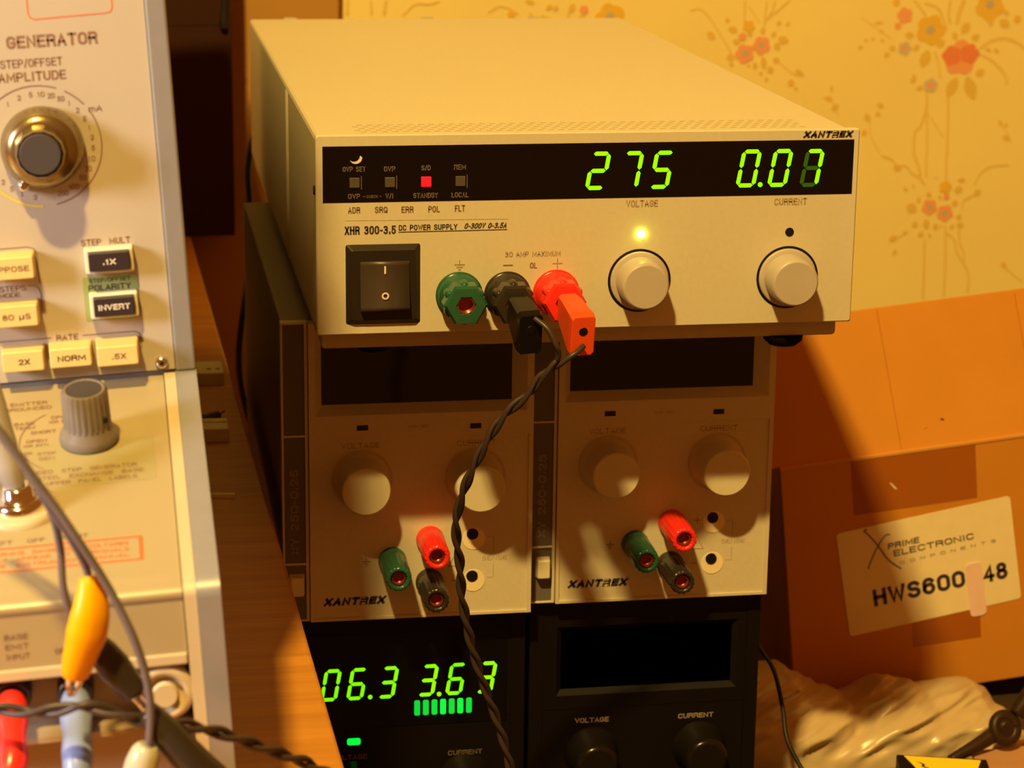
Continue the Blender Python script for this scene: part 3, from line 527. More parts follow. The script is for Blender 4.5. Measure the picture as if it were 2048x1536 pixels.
# ---------------------------------------------------------------- the two narrow beige supplies beneath
def xt(X0, Y0, ZT, label, depth=285, rs=1.0):
    o = thing('power_supply', label, 'power supply', (X0+54, Y0+depth/2, ZT-132.6), 'narrow beige power supplies under the wide one')
    f = Fr((X0, Y0, ZT+11.2))
    Zb = -144.; Zt = -11.2
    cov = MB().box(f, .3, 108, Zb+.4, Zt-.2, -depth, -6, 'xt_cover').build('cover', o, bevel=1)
    mb = MB(); mb.box(f, 0, 11.6, Zb, Zt, -6, -1.6, 'beige_face'); mb.box(f, 11.6, 108.2, Zb, -60, -6, -1.6, 'beige_face')   # thin bezel
    for x0, x1 in ((0, .9), (9.9, 11.2)): mb.box(f, x0, x1, Zb, Zt, -2, -.4, 'beige_face')
    for z0 in (Zb, -118.3, -61.2, Zt-.9): mb.box(f, .5, 10.4, z0, z0+.9, -2, -.5, 'beige_face')
    bz = mb.build('bezel', o, bevel=.25)
    mb = MB()
    for z0, z1 in ((-60.2, -12.2), (-117.3, -61.4), (Zb+1, -118.5)): mb.box(f, 1.0, 9.9, z0, z1, -1.7, -1.3, 'strip_grey')
    mb.text(f, 'XT 250-0.25', 5.2, -94.5, 38, 3.4, 'print_strip', -1.2, rot=90, bold=.02)
    mb.build('side_strip', o)
    MB().rbox(f, 2.6, 9.2, -132, -122.3, -1.2, 3.2, .8, 'key_white', 3, taper=.6).build('power_rocker', o)
    # raised face with the display let in
    mb = MB(); plate(mb, f, 11.6, 108.0, -61.2, Zt-.4, 14.4, 105.2, -51.8, -15.2, -6, .9, 'beige_face')
    plate(mb, f, 11.6, 108.0, Zb, -61.2, 13.0, 106.2, Zb+1.2, -62.0, -1.8, .9, 'beige_face')
    mb.box(f, 13.0, 106.2, Zb+1.1, -61.9, -1.8, .15, 'beige_face')
    # sloping reveal of the display
    q = lambda x, z, t: f.p(x, z, t)
    o4 = [(14.4, -51.8), (105.2, -51.8), (105.2, -15.2), (14.4, -15.2)]; i4 = [(17.4, -48.2), (99.2, -48.2), (99.2, -18.0), (17.4, -18.0)]
    vs = [q(x, z, .85) for x, z in o4]+[q(x, z, -4.6) for x, z in i4]
    mb.add(vs, [(0, 1, 5, 4), (1, 2, 6, 5), (2, 3, 7, 6), (3, 0, 4, 7)], 'beige_face')
    F2 = f
    mb.text(f, 'VOLTAGE', 33.5, -65.4, 16.5, 2.6, 'print_faint_xt', .2, bold=.01); mb.text(f, 'CURRENT', 83.5, -65.9, 17, 2.6, 'print_faint_xt', .2, bold=.01)
    mb.text(f, 'OVP SET', 58.5, -57.6, 9, 1.3, 'print_faint_xt', 1.0)
    mb.text(f, 'SENSE', 91.8, -118.4, 11, 2.1, 'print_faint_xt', .2, bold=.01)
    mb.line(f, [(88.5, -108.6), (91.3, -108.6), (91.3, -115.8)], .3, .2, 'print_faint_xt'); mb.line(f, [(88.5, -127.2), (91.3, -127.2), (91.3, -121)], .3, .2, 'print_faint_xt')
    ground_mark(mb, f, 35.8, -117.6, 1.8, 'print_brown', .2)
    mb.line(f, [(73.6, -108), (76.6, -108)], .35, .2, 'print_brown'); mb.line(f, [(75.1, -106.5), (75.1, -109.5)], .35, .22, 'print_brown'); mb.line(f, [(72.9, -128), (75.4, -128)], .35, .2, 'print_brown')
    T = [(71.6, -121.4), (78.2, -121.4), (75, -115.4), (71.6, -121.4)]; mb.line(f, T, .35, .2, 'print_brown'); mb.line(f, [(75, -117.5), (74.7, -119.3)], .4, .2, 'print_brown')
    brand(mb, f, 30.8, -135.4, 27.6, 3.7, .2)
    face = mb.build('front_panel', o)
    disp = MB().box(f, 17.2, 99.4, -48.4, -17.8, -5.4, -4.5, 'glass_dark').build('display_window', o)
    for x, z in ((34.3, -57.4), (82.9, -58.1)): MB().box(f, x-2.4, x+2.4, z-1.15, z+1.15, .5, 1.05, 'pure_dark').build('indicator_slot', face)
    for x, z in ((34, -80.6), (83, -81.2)):
        mb = MB(); mb.ring(f, x, z, 12.2, 13.3, .3, 'shade_beige', seg=48); mb.lathe(f, x, z, [(12.2, .1), (12.0, .9), (11.0, 2.0), (10.9, 5), (10.5, 17.5), (9.8, 18.3)], 'knob_beige', 48); mb.build('knob', o)  # darker ring paints the recess shade behind each knob
    for x, z, m, nm in ((47.0, -117.6, 'green_plastic', 'green earth binding post'), (63.4, -108.6, 'red_plastic', 'red positive binding post'), (63.2, -128.0, 'gunmetal', 'black negative binding post')):
        mb = MB(); mb.lathe(f, x, z, [(6.1, 0), (6.1, 2), (5.6, 3), (5.5, 6)], m, 28, capf=False)
        mb.lathe(f, x, z, [(5.5, 5), (5.6, 6), (5.3, 24), (4.8, 25), (3.5, 25), (3.1, 23.5)], m, 60, capf=False, rib=.06, nrib=15)
        b = mb.build('binding_post', o); b['label'] = nm
        MB().lathe(f, x, z, [(3.1, 15), (3.1, 23.6), (2.6, 24.2), (2.2, 21)], 'brass_red_lit', 24).build('contact', b)
    for x, z in ((82.0, -107), (81.9, -126.2)):
        mb = MB(); mb.lathe(f, x+.6, z-2.1, [(5.0, .1), (5.0, .4)], 'label_paper', 28); mb.lathe(f, x, z, [(2.6, .3), (2.5, .75)], 'pure_dark', 24); mb.build('sense_socket', o)
    return o
xt(-9.7, 70, -11.2, 'narrow beige power supply beside the desk, left one under the wide supply')
xt(98.9, 76, -10.2, 'narrow beige power supply beside the cardboard carton, right one under the wide supply')

# ---------------------------------------------------------------- the black supplies at the bottom
def black_supply(X0, Y0, label, lit):
    ZT = -144.6; f = Fr((X0, Y0, 0)); wd = 106.; Zb = BENCH
    o = thing('power_supply', label, 'power supply', (X0+wd/2, Y0+140, Zb))
    MB().box(f, .5, wd-.5, Zb+4, ZT-.8, -290, -3, 'black_supply').build('cover', o, bevel=1)
    mb = MB(); plate(mb, f, 0, wd, Zb+4, ZT-.6, 6, wd-6, Zb+8, -149, -3, 0, 'black_supply')
    plate(mb, f, 6, wd-6, -196.5, -149, 12.5, wd-10, -190, -157, -3, -.4, 'black_supply'); mb.box(f, 6, wd-6, Zb+8, -196.5, -3, -.6, 'black_supply')
    q = [(12.5, -190), (wd-10, -190), (wd-10, -157), (12.5, -157)]; r = [(15, -187.5), (wd-12.5, -187.5), (wd-12.5, -159.5), (15, -159.5)]
    if not lit: mb.add([f.p(x, z, -.5) for x, z in q]+[f.p(x, z, -3.2) for x, z in r], [(0, 1, 5, 4), (1, 2, 6, 5), (2, 3, 7, 6), (3, 0, 4, 7)], 'black_rough')
    if lit: mb.text(f, 'VOLTAGE', 27.5, -213.0, 15.5, 2.3, 'print_dim', -.4, bold=.01); mb.text(f, 'CURRENT', 79.4, -213.7, 15.5, 2.3, 'print_dim', -.4, bold=.01)
    else: mb.text(f, 'VOLTAGE', 29.2, -202.4, 15.6, 2.3, 'print_black_supply', -.4, bold=.01); mb.text(f, 'CURRENT', 77.6, -202.9, 16.5, 2.3, 'print_black_supply', -.4, bold=.01)
    mb.build('front_panel', o)
    if lit: win = MB().box(f, 4, wd-8, -199, -155, -3, -.2, 'glass_dark').build('display_window', o)
    else: win = MB().box(f, 14, wd-11.5, -188.5, -158.5, -3.6, -3.0, 'glass_dark').build('display_window', o)
    zk = -227. if lit else -218.5
    for x in (29.5, 79.5) if lit else (29.3, 79.6):
        mb = MB(); mb.lathe(f, x, zk, [(12.5, -.6), (12.2, .6), (11, 1.6), (10.2, 12), (9.4, 14.5), (7.8, 15.6)], 'black_plastic', 40); mb.build('knob', o)
    for x, y in ((12, 20), (wd-12, 20), (12, 260), (wd-12, 260)):
        a = Fr((X0, Y0, Zb+4), (1, 0, 0), (0, 1, 0)); MB().lathe(a, x, y, [(6, 0), (5, -4)], 'rubber', 20).build('foot', o)
    return o, f, win
o, f, win = black_supply(-8., 80, 'black power supply with green 06.3 and 3.63 readouts, bottom of the stack', True)
g = Fr((0, 80, 0))
for x, c in ((6.2, '0'), (17.8, '6'), (31.6, '3'), (49.4, '3'), (62.0, '6'), (75.7, '3')): digit(g, x, -185.6, 7.5, 15, c, .1, win)
point(g, 28.6, -184.6, 1.0, .1, win); point(g, 59.4, -184.9, 1.0, .1, win)
for k in range(7):
    mb = MB(); x = 49.6+k*3.88; mb.rbox(g, x-1.3, x+1.3, -194.6, -187.4, -.1, .1, .8, 'bar_green' if k in (3, 5) else 'bar_dim', 4); mb.build('bar_segment', win)
mb = MB(); mb.rbox(g, 18.3, 24.2, -207.1, -204.1, -.6, .2, .9, 'led_green', 4); mb.build('indicator_light', o)['label'] = 'lit green rectangular light'
black_supply(100.5, 82, 'black power supply with blank dark display, bottom right of the stack', False)

# ---------------------------------------------------------------- plugs and the twisted lead
def plug(x, z, m, label, tip, h, wdt):
    o = thing('banana_plug', label, 'plug', (x, -21, z))
    a = V((x, -19, z)); b = V(tip); d = (b-a).normalized(); side = V((1, 0, 0)); side = (side-d*side.dot(d)).normalized(); up = side.cross(d)
    if up.z < 0: up = -up
    vs = []
    st = [(0, .62, .55, 0), (.12, .8, .8, 0), (.3, .86, .95, -.3), (.86, 1, 1.25, -2.0), (1, .96, 1.2, -2.4)]
    for k, sx, sz, dz_ in st:
        c = a+(b-a)*k
        hw, hh = wdt/2*sx, h/2*sz; e = 1.1
        for px, pz in ((hw, -hh+e), (hw, hh-e), (hw-e, hh), (-hw+e, hh), (-hw, hh-e), (-hw, -hh+e), (-hw+e, -hh), (hw-e, -hh)):
            vs.append(c+side*px+up*(pz+dz_))
    n = 8; fs = [(j*n+i, j*n+(i+1) % n, (j+1)*n+(i+1) % n, (j+1)*n+i) for j in range(4) for i in range(n)]+[tuple(range(n))[::-1], tuple(range(4*n, 5*n))]
    MB().add(vs, fs, m).build('body', o, bevel=.3)
    fr = Fr(b, side, up); fr.N = d
    mb = MB(); mb.lathe(fr, 0, -.4, [(1.75, -.2), (1.7, .15)], 'pure_dark', 20)
    mb.build('stacking_hole', o)
    MB().tube([a-d*3, a+d*2], 2.6, 'brass', 16).build('contact_pin', o)
    return o
plug(94.0, 14.9, 'red_plug', 'red stacking banana plug plugged in the red binding post of the top supply', (96.5, -43, 9.6), 13.5, 9.6)
plug(74.6, 14.6, 'black_plastic', 'black stacking banana plug plugged in the black binding post of the top supply', (77.2, -39, 9.8), 13.5, 9.6)

def twisted(path, pitch, r, R, m, sub=14):
    P = catmull(path, sub); mbs = [MB(), MB()]; L = 0.; A = [[], []]; up = V((0, -1, 0))
    for i, p in enumerate(P):
        if i: L += (P[i]-P[i-1]).length
        d = (P[min(len(P)-1, i+1)]-P[max(0, i-1)]).normalized(); sd = d.cross(up).normalized(); u2 = sd.cross(d)
        for k in (0, 1):
            a = 2*math.pi*L/pitch+math.pi*k; A[k].append(p+(sd*math.cos(a)+u2*math.sin(a))*R)
    return A
TW = [(87.0, -44.0, -2.1), (81.3, -42.0, -7.7), (77.0, -40.0, -14.6), (68.0, -37.0, -23.9), (61.7, -35.0, -34.2), (55.5, -32.0, -48.8), (53.1, -29.0, -57.7), (51.2, -25.0, -71.1), (53.8, -19.0, -89.7), (55.6, -14.0, -106.2), (60.0, -10.0, -127.0), (64.9, -8.0, -143.2), (70.6, -6.0, -159.6), (75.5, -5.0, -175.7), (78.5, -4, -192), (80, 0, -225), (84, 10, -267)]
A = twisted(TW, 25, 1.0, 1.05, 'wire_dark')
lead = thing('twisted_lead', 'dark twisted pair of wires hanging from the red and black plugs across the supplies', 'wire', (84, 10, -267))
black_end = [V((78.3, -40.0, 14.2)), V((82.6, -44, 10.9)), V((85.5, -46, 5.2)), V((86.9, -45, 1.5))]
red_end = [V((96.8, -42.5, 3.7)), V((94, -44.5, 1.8)), V((91.3, -45, .2))]
MB().tube(catmull(black_end+[A[0][0]], 8)[:-1]+A[0], 1.08, 'wire_dark', 10).build('wire', lead)['label'] = 'wire from the black plug'
MB().tube(catmull(red_end+[A[1][0]], 8)[:-1]+A[1], 1.08, 'wire_dark', 10).build('wire', lead)['label'] = 'wire from the red plug'

# ---------------------------------------------------------------- the curve tracer on the desk
RO = math.radians(3.3)
TX = V((math.cos(RO), 0, math.sin(RO))); TZ = V((-math.sin(RO), 0, math.cos(RO)))
TO = V((-51.858, -170, 31.796))
TL = lambda x, y, z: TO+TX*x+V((0, y, 0))+TZ*z
U = Fr(TO, TX, TZ)
tr = thing('curve_tracer', 'large cream test instrument with knobs, square keys and a sloping lower panel at far left', 'test instrument', (-245, 40, -95))
def prism(mb, x0, x1, prof, m, smooth=False):
    n = len(prof); vs = [TL(x0, y, z) for y, z in prof]+[TL(x1, y, z) for y, z in prof]
    mb.add(vs, [tuple(range(n)), tuple(range(n, 2*n))[::-1]], m)     # end caps keep their own corners
    mb.add(vs, [(i, n+i, n+(i+1) % n, (i+1) % n) for i in range(n)], m, False)
    if smooth:
        for k in range(1, 9): mb.s[len(mb.s)-n+k] = True
    return mb
HT = 262
mb = MB(); mb.box(U, -388, -1, -118, HT, -560, -1.2, 'trim_grey'); mb.build('cabinet', tr, bevel=2)
for x0, x1 in ((-6.2, 0), (-389, -382.8)):
    mb = MB(); mb.box(U, x0, x1, 0, HT, -6, 1.2, 'trim_grey'); mb.build('side_trim', tr, bevel=.7)
mb = MB(); mb.box(U, -382.8, -6.4, .6, HT-6, -4, 0, 'tracer_panel')
pd, pb, po = 'print_dark', 'print_brown', 'print_orange'
mb.text(U, 'GENERATOR', -34.2, 103.9, 26.6, 3.7, pb, bold=.02)
mb.text(U, 'STEP/OFFSET', -40.9, 97.6, 18.2, 2.5, pb); mb.text(U, 'AMPLITUDE', -41, 93.6, 19.8, 2.8, pb, bold=.012)
mb.line(U, [(-15.8, 130), (-15.8, 112.6), (-16.3, 111.3), (-17.6, 110.9), (-38.6, 110.3), (-39.9, 110.8), (-40.4, 112.2), (-40.4, 130)], .32, .12, po)
DX, DZ = -40.6, 72.6
mb.ring(U, DX, DZ, 18.0, 18.35, .12, pb, 70, 180); mb.ring(U, DX, DZ, 18.0, 18.35, .12, pb, -80, 33); mb.ring(U, DX, DZ, 18.0, 18.35, .12, pb, 40, 62)
mb.ring(U, DX, DZ, 18.0, 18.6, .12, 'print_yellow', 200, 268)
for a, s_ in ((122, '1'), (108, '2'), (95, '5'), (84, '10'), (73, '20'), (62, '50'), (52, '1'), (40, '2'), (28, '5'), (17, '1'), (6, '2'), (-6, '5'), (-18, '10'), (-30, '20'), (-42, '50'), (-56, '100'), (-70, '200'), (-101, '2'), (-116, '1'), (-128, '5'), (-140, '2')):
    aa = math.radians(a); mb.text(U, s_, DX+15.6*math.cos(aa), DZ+15.6*math.sin(aa), 1.05*len(s_) if s_ != '1' else .5, 1.6, pb)
mb.text(U, 'mA', -23.4, 82.8, 4, 1.8, pb)
mb.text(U, 'STEP  MULT', -24.0, 42.2, 14.8, 2.0, pb, bold=.012)
mb.rbox(U, -32.0, -15.3, 17.7, 31.6, 0, .12, .8, 'green_zone', 4)
mb.text(U, 'STEP/OFFSET', -23.8, 30.3, 12.6, 1.3, 'print_dark', .2); mb.text(U, 'POLARITY', -24.0, 28.0, 12.8, 1.9, 'print_dark', .2, bold=.01)
mb.line(U, [(-62, 42.2), (-47.4, 42.3), (-45.6, 41.6), (-44.8, 39.8), (-44.8, 31)], .3, .12, pb)
mb.text(U, 'STEPS', -53, 29.8, 8, 1.8, pb); mb.text(U, 'MODE', -54.2, 27.8, 6.4, 1.4, pb)
mb.line(U, [(-48.5, 30.4), (-46.3, 30.2), (-45.2, 29.2), (-44.8, 27.6), (-44.8, 22)], .3, .12, pb)
mb.text(U, 'RATE', -38.2, 13.3, 6.6, 1.9, pb, bold=.01)
mb.line(U, [(-60, 13.5), (-43, 13.5)], .3, .12, pb); mb.line(U, [(-33.5, 13.5), (-17.6, 13.5), (-16.4, 12.8), (-16, 11.4), (-16, 8)], .3, .12, pb)
up = mb.build('upper_panel', tr)
def key(x0, x1, z0, z1, txt, dark=False, housing=False, L=9., tw=None):
    k = MB(); cx, cz = (x0+x1)/2, (z0+z1)/2; hd, th_ = L, 0.
    if housing:
        k.rbox(U, x0-1.0, x1+1.0, z0-.9, z1+.6, 0, 4.2, .5, 'key_white', 3, taper=.1)
        b = k.build('key', tr); k = MB(); k.rbox(U, x0, x1, z0, z1, 3, 6.4, .4, 'key_black', 3, taper=.25)
        k.text(U, txt, cx, cz, tw, 1.75, 'print_white', 6.5, bold=.02); k.build('key_cap', b); return b
    k.rbox(U, x0, x1, z0, z1, 0, L, .5, 'key_cream', 3, taper=.35)
    k.text(U, txt, cx+.3, cz-.1, tw, 1.8, pd if txt in ('NORM', '2X') else pb, L+.1, bold=.02)
    return k.build('key', tr)
key(-29.7, -17.0, 34.0, 40.2, '.1X', housing=True, tw=3.9); key(-29.4, -16.8, 19.9, 26.2, 'INVERT', housing=True, tw=9.6)
key(-60.4, -45.4, 33.8, 41.3, 'OPPOSE', tw=11, L=8); key(-59.6, -45.6, 19.2, 26.4, '80 µS', tw=8.4, L=8)
key(-58.2, -45.2, 5.2, 12.2, '2X', tw=3.4, L=8); key(-44.0, -31.0, 5.4, 12.0, 'NORM', tw=8.4, L=8); key(-29.8, -16.8, 5.4, 12.2, '.5X', tw=4.4, L=11)
# concentric step amplitude knob
mb = MB(); mb.lathe(U, DX+.6, DZ-.2, [(12.2, .3), (12.4, 1), (12.2, 3.4), (11.2, 6), (10.4, 8.2), (7.6, 9)], 'knob_skirt', 48)
for k in range(2): mb.box(U.off(DX+.6, DZ, 0), -1, 1, 0, 1, 0, .1, 'knob_skirt')
kb = mb.build('step_amplitude_knob', tr); kb['label'] = 'bronze skirted dial knob'
mb = MB(); mb.lathe(U, DX+.4, DZ-.2, [(8.2, 8), (7.8, 9.5), (7.3, 14), (6.8, 15.2)], 'knob_skirt', 14, smooth=False, capf=False); mb.lathe(U, DX+.4, DZ-.2, [(6.3, 14.6), (5.9, 15.6), (5.8, 15.7)], 'knob_cap_grey', 40); mb.build('knob_cap', kb)
mb = MB(); f2 = U.off(DX-5.8, DZ-10.8, 0); mb.lathe(f2, 0, 0, [(1.9, 1), (1.8, 5), (1.0, 6.2)], 'chrome', 16); mb.build('pointer', kb)
mb = MB(); mb.lathe(U, -10.3, 2.9, [(2.1, 0), (2.0, .8), (1.2, 1.6)], 'chrome', 20); mb.lathe(U, -10.3, 2.9, [(.7, 1.5), (.6, 1.7)], 'pure_dark', 12); mb.build('screw', tr)
mb = MB(); mb.box(Fr(TL(0, 10, 0), TX, TZ), -2, 8, 126, 205, -130, 0, 'trim_grey'); mb.build('shadow_block', tr, bevel=3)  # unseen block added to widen the tracer's shadow on the left beige supply
# lower test fixture: sloping deck, rounded nose, vertical front
def nose(off, zb=-118.):
    P = [(0, 0-off)]
    y1, z1, y2, z2 = -102, -27.3, -112, -34.5
    P.append((y1, z1-off))
    for i in range(1, 8):
        t = i/8; a = (1-t)**2; b = 2*t*(1-t); c = t*t
        P.append((a*y1+b*(-111.6)+c*(y2), a*(z1)+b*(-29.6)+c*z2-off*(1-t)))
    P.append((y2+off, z2)); P.append((y2+off, zb)); P.append((0, zb)); return P
mb = MB(); prism(mb, -6.4, 0, nose(0), 'trim_grey', True); mb.build('fixture_trim', tr, bevel=.3)
mb = MB(); prism(mb, -9.9, -6.5, nose(.4), 'cream_rim', True); mb.build('fixture_rim', tr, bevel=.3)
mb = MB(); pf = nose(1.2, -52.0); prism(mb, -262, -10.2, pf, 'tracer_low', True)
Y2 = -112+1.2
phi = math.radians(15); SL = Fr(TL(0, 0, -1.2), TX, V((0, math.cos(phi), 0))+TZ*math.sin(phi))
SF = Fr(TL(0, Y2, 0), TX, TZ)
PT = 'print_faint'
def st_(txt, x, z, wd, ht, m='print_brown'): mb.text(SL, txt, x, z, wd, ht, m, .14)
st_('EMITTER', -51.2, -10.8, 11, 2.0); st_('GROUNDED', -51.4, -13.8, 14, 2.0)
st_('OPEN', -41.6, -20.4, 6, 1.8); st_('(OR EXT)', -41.4, -23.0, 7.5, 1.5); st_('BASE', -52.4, -22.6, 6, 1.8); st_('TERM', -52.2, -25.2, 6, 1.8)
st_('SHORT', -46.8, -28.3, 7.4, 1.9); st_('OPEN', -48.8, -33.2, 6, 1.8); st_('(OR EXT)', -48.9, -35.8, 7.4, 1.5)
st_('EMITTER', -54, -40, 8, 1.8); st_('TERM', -54, -43, 5, 1.8); st_('STEP', -45.8, -40.8, 5.4, 1.8); st_('GEN', -45.8, -43.6, 4.6, 1.8)
mb.poly(SL, [(-60, -60), (-14.6, -60), (-14.6, -36), (-60, -36)], .07, 'olive_zone')
st_('GROUNDED  STEP  GENERATOR', -38, -51.2, 36, 2.1); st_('INVERTED,  EXCHANGE  BASE', -36.2, -54.4, 36, 2.1); st_('EMITTER  UPPER  PANEL  LABELS', -38.6, -57.6, 37, 2.1)
pts = [(-33.8+20*math.cos(math.radians(a)), -34+20*math.sin(math.radians(a))) for a in range(128, 232, 6)]; mb.line(SL, pts, .35, .14, 'print_brown')
st_('LEFT   OFF   RIGHT', -48, -86.3, 27, 2.0)
for a, b in (((-70, -89.2), (-19.8, -89.2)), ((-70, -100.4), (-19.8, -100.4))): mb.line(SL, [a, b], .75, .14, po)
mb.line(SL, [(-20.3, -88.9), (-20.3, -100.7)], 1.1, .16, po)
for k, s_ in enumerate(('WARNING  DANGEROUS  VOLTAGES', 'MAY  APPEAR  AT  TERMINALS', 'SEE  INSTRUCTION  MANUAL')): st_(s_, -42.5, -91.9-k*2.9, 38, 1.7, po)
for s_, z in (('BASE', -40.8), ('EMIT', -43.6), ('INPUT', -46.4)): mb.text(SF, s_, -54.8, z, 6.2, 1.6, pb, .12)
mb.text(SF, 'GROUND', -40.6, -46.0, 9, 1.6, pb, .12)
mb.build('sloping_panel', tr)
mb = MB(); mb.box(SF, -262, -10.2, -53.2, -50.0, -4, 1.0, 'cream_rim'); mb.build('lip', tr, bevel=.5)
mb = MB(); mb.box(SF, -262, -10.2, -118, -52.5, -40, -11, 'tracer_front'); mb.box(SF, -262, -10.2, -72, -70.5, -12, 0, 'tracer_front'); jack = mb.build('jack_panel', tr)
for x, z in ((-41, -60.2), (-57.5, -58.8)):
    mb = MB(); mb.lathe(SF, x, z, [(5.0, -11.2), (5.0, -3), (4.2, -1.6), (3.4, -2.4)], 'gunmetal', 32); mb.build('jack', jack)
mb = MB(); mb.lathe(SF, -17.2, -61.6, [(8.2, -11), (8.2, -1.5), (7.4, 0), (5.4, .2), (5.0, -1.6), (3.6, -1.8), (3.2, 1.4)], 'cream_rim', 40); mb.build('ground_post', jack)
# grey fluted selector knob on the sloping panel
mb = MB(); KX, KZ = -33.4, -35.5
mb.lathe(SL, KX, KZ, [(8.3, .3), (8.7, 1.6), (8.2, 3.4), (7.0, 5.2), (6.7, 6.5)], 'knob_brown_grey', 48, capf=False)
mb.lathe(SL, KX, KZ, [(6.7, 5.8), (6.5, 16.5), (6.0, 17.8)], 'knob_brown_grey', 96, capf=False, rib=.05, nrib=24)
mb.lathe(SL, KX, KZ, [(6.2, 17.5), (5.6, 17.9), (5.3, 17.5)], 'knob_brown_grey', 40, face='knob_cap_grey')
a_ = V((0, -1, 0)); hole = Fr(SL.p(KX+5.3, KZ-4.4, 9), (.82, .57, 0), SL.N)
mb.lathe(hole, 0, 0, [(1.1, -.5), (1.0, .2)], 'pure_dark', 14)
mb.build('selector_knob', tr)['label'] = 'fluted grey-brown selector knob'
# toggle switch at the left
mb = MB(); TXX, TZZ = -53.2, -70.0
mb.lathe(SL, TXX, TZZ, [(11.0, 0), (10.6, 1.4), (9, 2)], 'cream_rim', 36); tg = mb.build('toggle_switch', tr)
MB().lathe(SL, TXX, TZZ, [(7.2, 1.8), (7.2, 3.6), (5.6, 4.6), (4.4, 4.6), (4.2, 8), (3, 8.6)], 'chrome', 30).build('bushing', tg)
p0 = SL.p(TXX, TZZ, 7); MB().tube([p0, p0+V((-2.0, 1, 5)), p0+V((-4.4, 4, 12)), p0+V((-6.5, 8, 22)), p0+V((-8, 12, 31))], [2.2, 4.0, 4.7, 4.2, 3.0], 'lever_grey', 20, sub=5).build('lever', tg)
for x in (-370, -22):
    for y in (-40, 520):
        top = TL(x, y, -118); MB().lathe(Fr((top.x, top.y, -95), (1, 0, 0), (0, 1, 0)), 0, 0, [(9, 0), (10, max(1, top.z+95+2))], 'rubber', 20).build('foot', tr)

# ---------------------------------------------------------------- plugs, clips and leads hanging over the tracer's front
def jack_plug(x, z, m, label, drop, cable):
    s0 = SF.p(x, z, -2); o = thing('banana_plug', label, 'plug', s0)
    P = [s0, s0+V((.2, -7, -1.6)), s0+V((.4, -15, -4.6)), s0+V((.5, -22, -9.0)), s0+V((drop, -26, -14.0))]
    MB().tube(P, [3.5, 4.3, 4.4, 3.7, 4.2, 3.8, 2.8], m, 22, sub=5).build('sleeve', o)
    MB().tube([P[-1], P[-1]+V((cable*.4, -4, -6)), P[-1]+V((cable, -8, -18)), P[-1]+V((cable*1.5, -10, -34))], 1.7, 'wire_dark', 12, sub=5).build('cable', o)
    return o
jack_plug(-41, -60.4, 'blue_plug', 'blue banana plug pushed into the front of the cream instrument', 0, -8)
jack_plug(-57.8, -59.4, 'red_plastic', 'red banana plug pushed into the front of the cream instrument at the photo corner', -2, -6)

def clip(name, label, cat, P, R, m, tail=None):
    o = thing(name, label, cat, P[-1])
    MB().tube(P, R, m, 24, sub=6, squash=.8).build('boot', o)
    d = (V(P[-1])-V(P[-2])).normalized()
    for s_ in (-1, 1):
        q = V(P[-1]); MB().tube([q-d*4+V((s_*1.6, 0, 0)), q+d*3+V((s_*1.2, 0, 0)), q+d*6.5+V((s_*.3, 0, 0))], [1.3, 1.0, .6], 'chrome', 8).build('jaw', o)
    return o
clip('alligator_clip', 'yellow-booted alligator clip hanging in front of the cream instrument', 'clip',
     [(-83.9, -309, 14.0), (-83.4, -310, 10.5), (-83.8, -311, 5.2), (-85.2, -311, -1.5), (-87.2, -310, -8.2), (-88.2, -309, -12.6)], [2.6, 3.6, 4.4, 5.2, 5.5, 4.8, 4.2, 3.6], 'yellow_boot')
clip('alligator_clip', 'black-booted alligator clip lying behind the yellow one', 'clip',
     [(-84.0, -300, -6.0), (-80.5, -301, -11), (-76.5, -302, -16.5), (-73, -303, -21)], [2.6, 4.6, 5.2, 4.6, 4.0], 'gunmetal')
clip('alligator_clip', 'black-booted alligator clip at the bottom edge below the twisted lead', 'clip',
     [(-70.5, -310, -23), (-66.0, -311, -28.5), (-60.0, -312, -36), (-53.5, -312, -43), (-49, -312, -48)], [3.4, 5.0, 5.6, 5.4, 4.0], 'gunmetal')
o = thing('banana_plug', 'grey banana plug hanging on a thin grey wire at the bottom edge', 'plug', (-74.7, -316, -46))
MB().tube([(-70.4, -316, -30.0), (-71.4, -316, -32.5), (-73, -316, -38), (-74.7, -316, -46)], [2.4, 3.7, 4.4, 4.4, 4.2], 'grey_plug', 24, sub=5).build('sleeve', o)
MB().tube([(-74.7, -316, -46), (-77, -315, -54)], 1.9, 'brass', 14).build('contact_pin', o)
def wire(label, P, r, m='wire_grey'):
    return tag(MB().tube(P, r, m, 10, sub=8).build('test_lead'), label, 'wire')
wire('thin grey wire running down to the yellow clip', [(-118, -296, 66), (-105.4, -306, 53.4), (-99.7, -308, 45.0), (-93.6, -310, 34.0), (-88.4, -310, 25.0), (-85.0, -309, 17.4), (-83.8, -309, 13.0)], 1.0)
wire('thin grey wire passing behind the yellow clip to the black-booted clip', [(-118, -292, 60), (-105.7, -302, 50.8), (-97.4, -303, 38.9), (-92.9, -303, 29.3), (-91.0, -303, 19.8), (-90.6, -303, 9.1), (-88.6, -302, 0.9), (-84.2, -300, -5.6)], 1.0)
wire('thin grey wire running past the yellow clip down to the grey plug', [(-118, -300, 64), (-105.2, -312, 54.2), (-93.4, -314, 37.2), (-86.0, -315, 25.2), (-79.2, -315, 12.8), (-73.6, -316, 0.2), (-70.5, -316, -11.1), (-69.6, -316, -20.8), (-70.3, -316, -30.4)], 1.1)
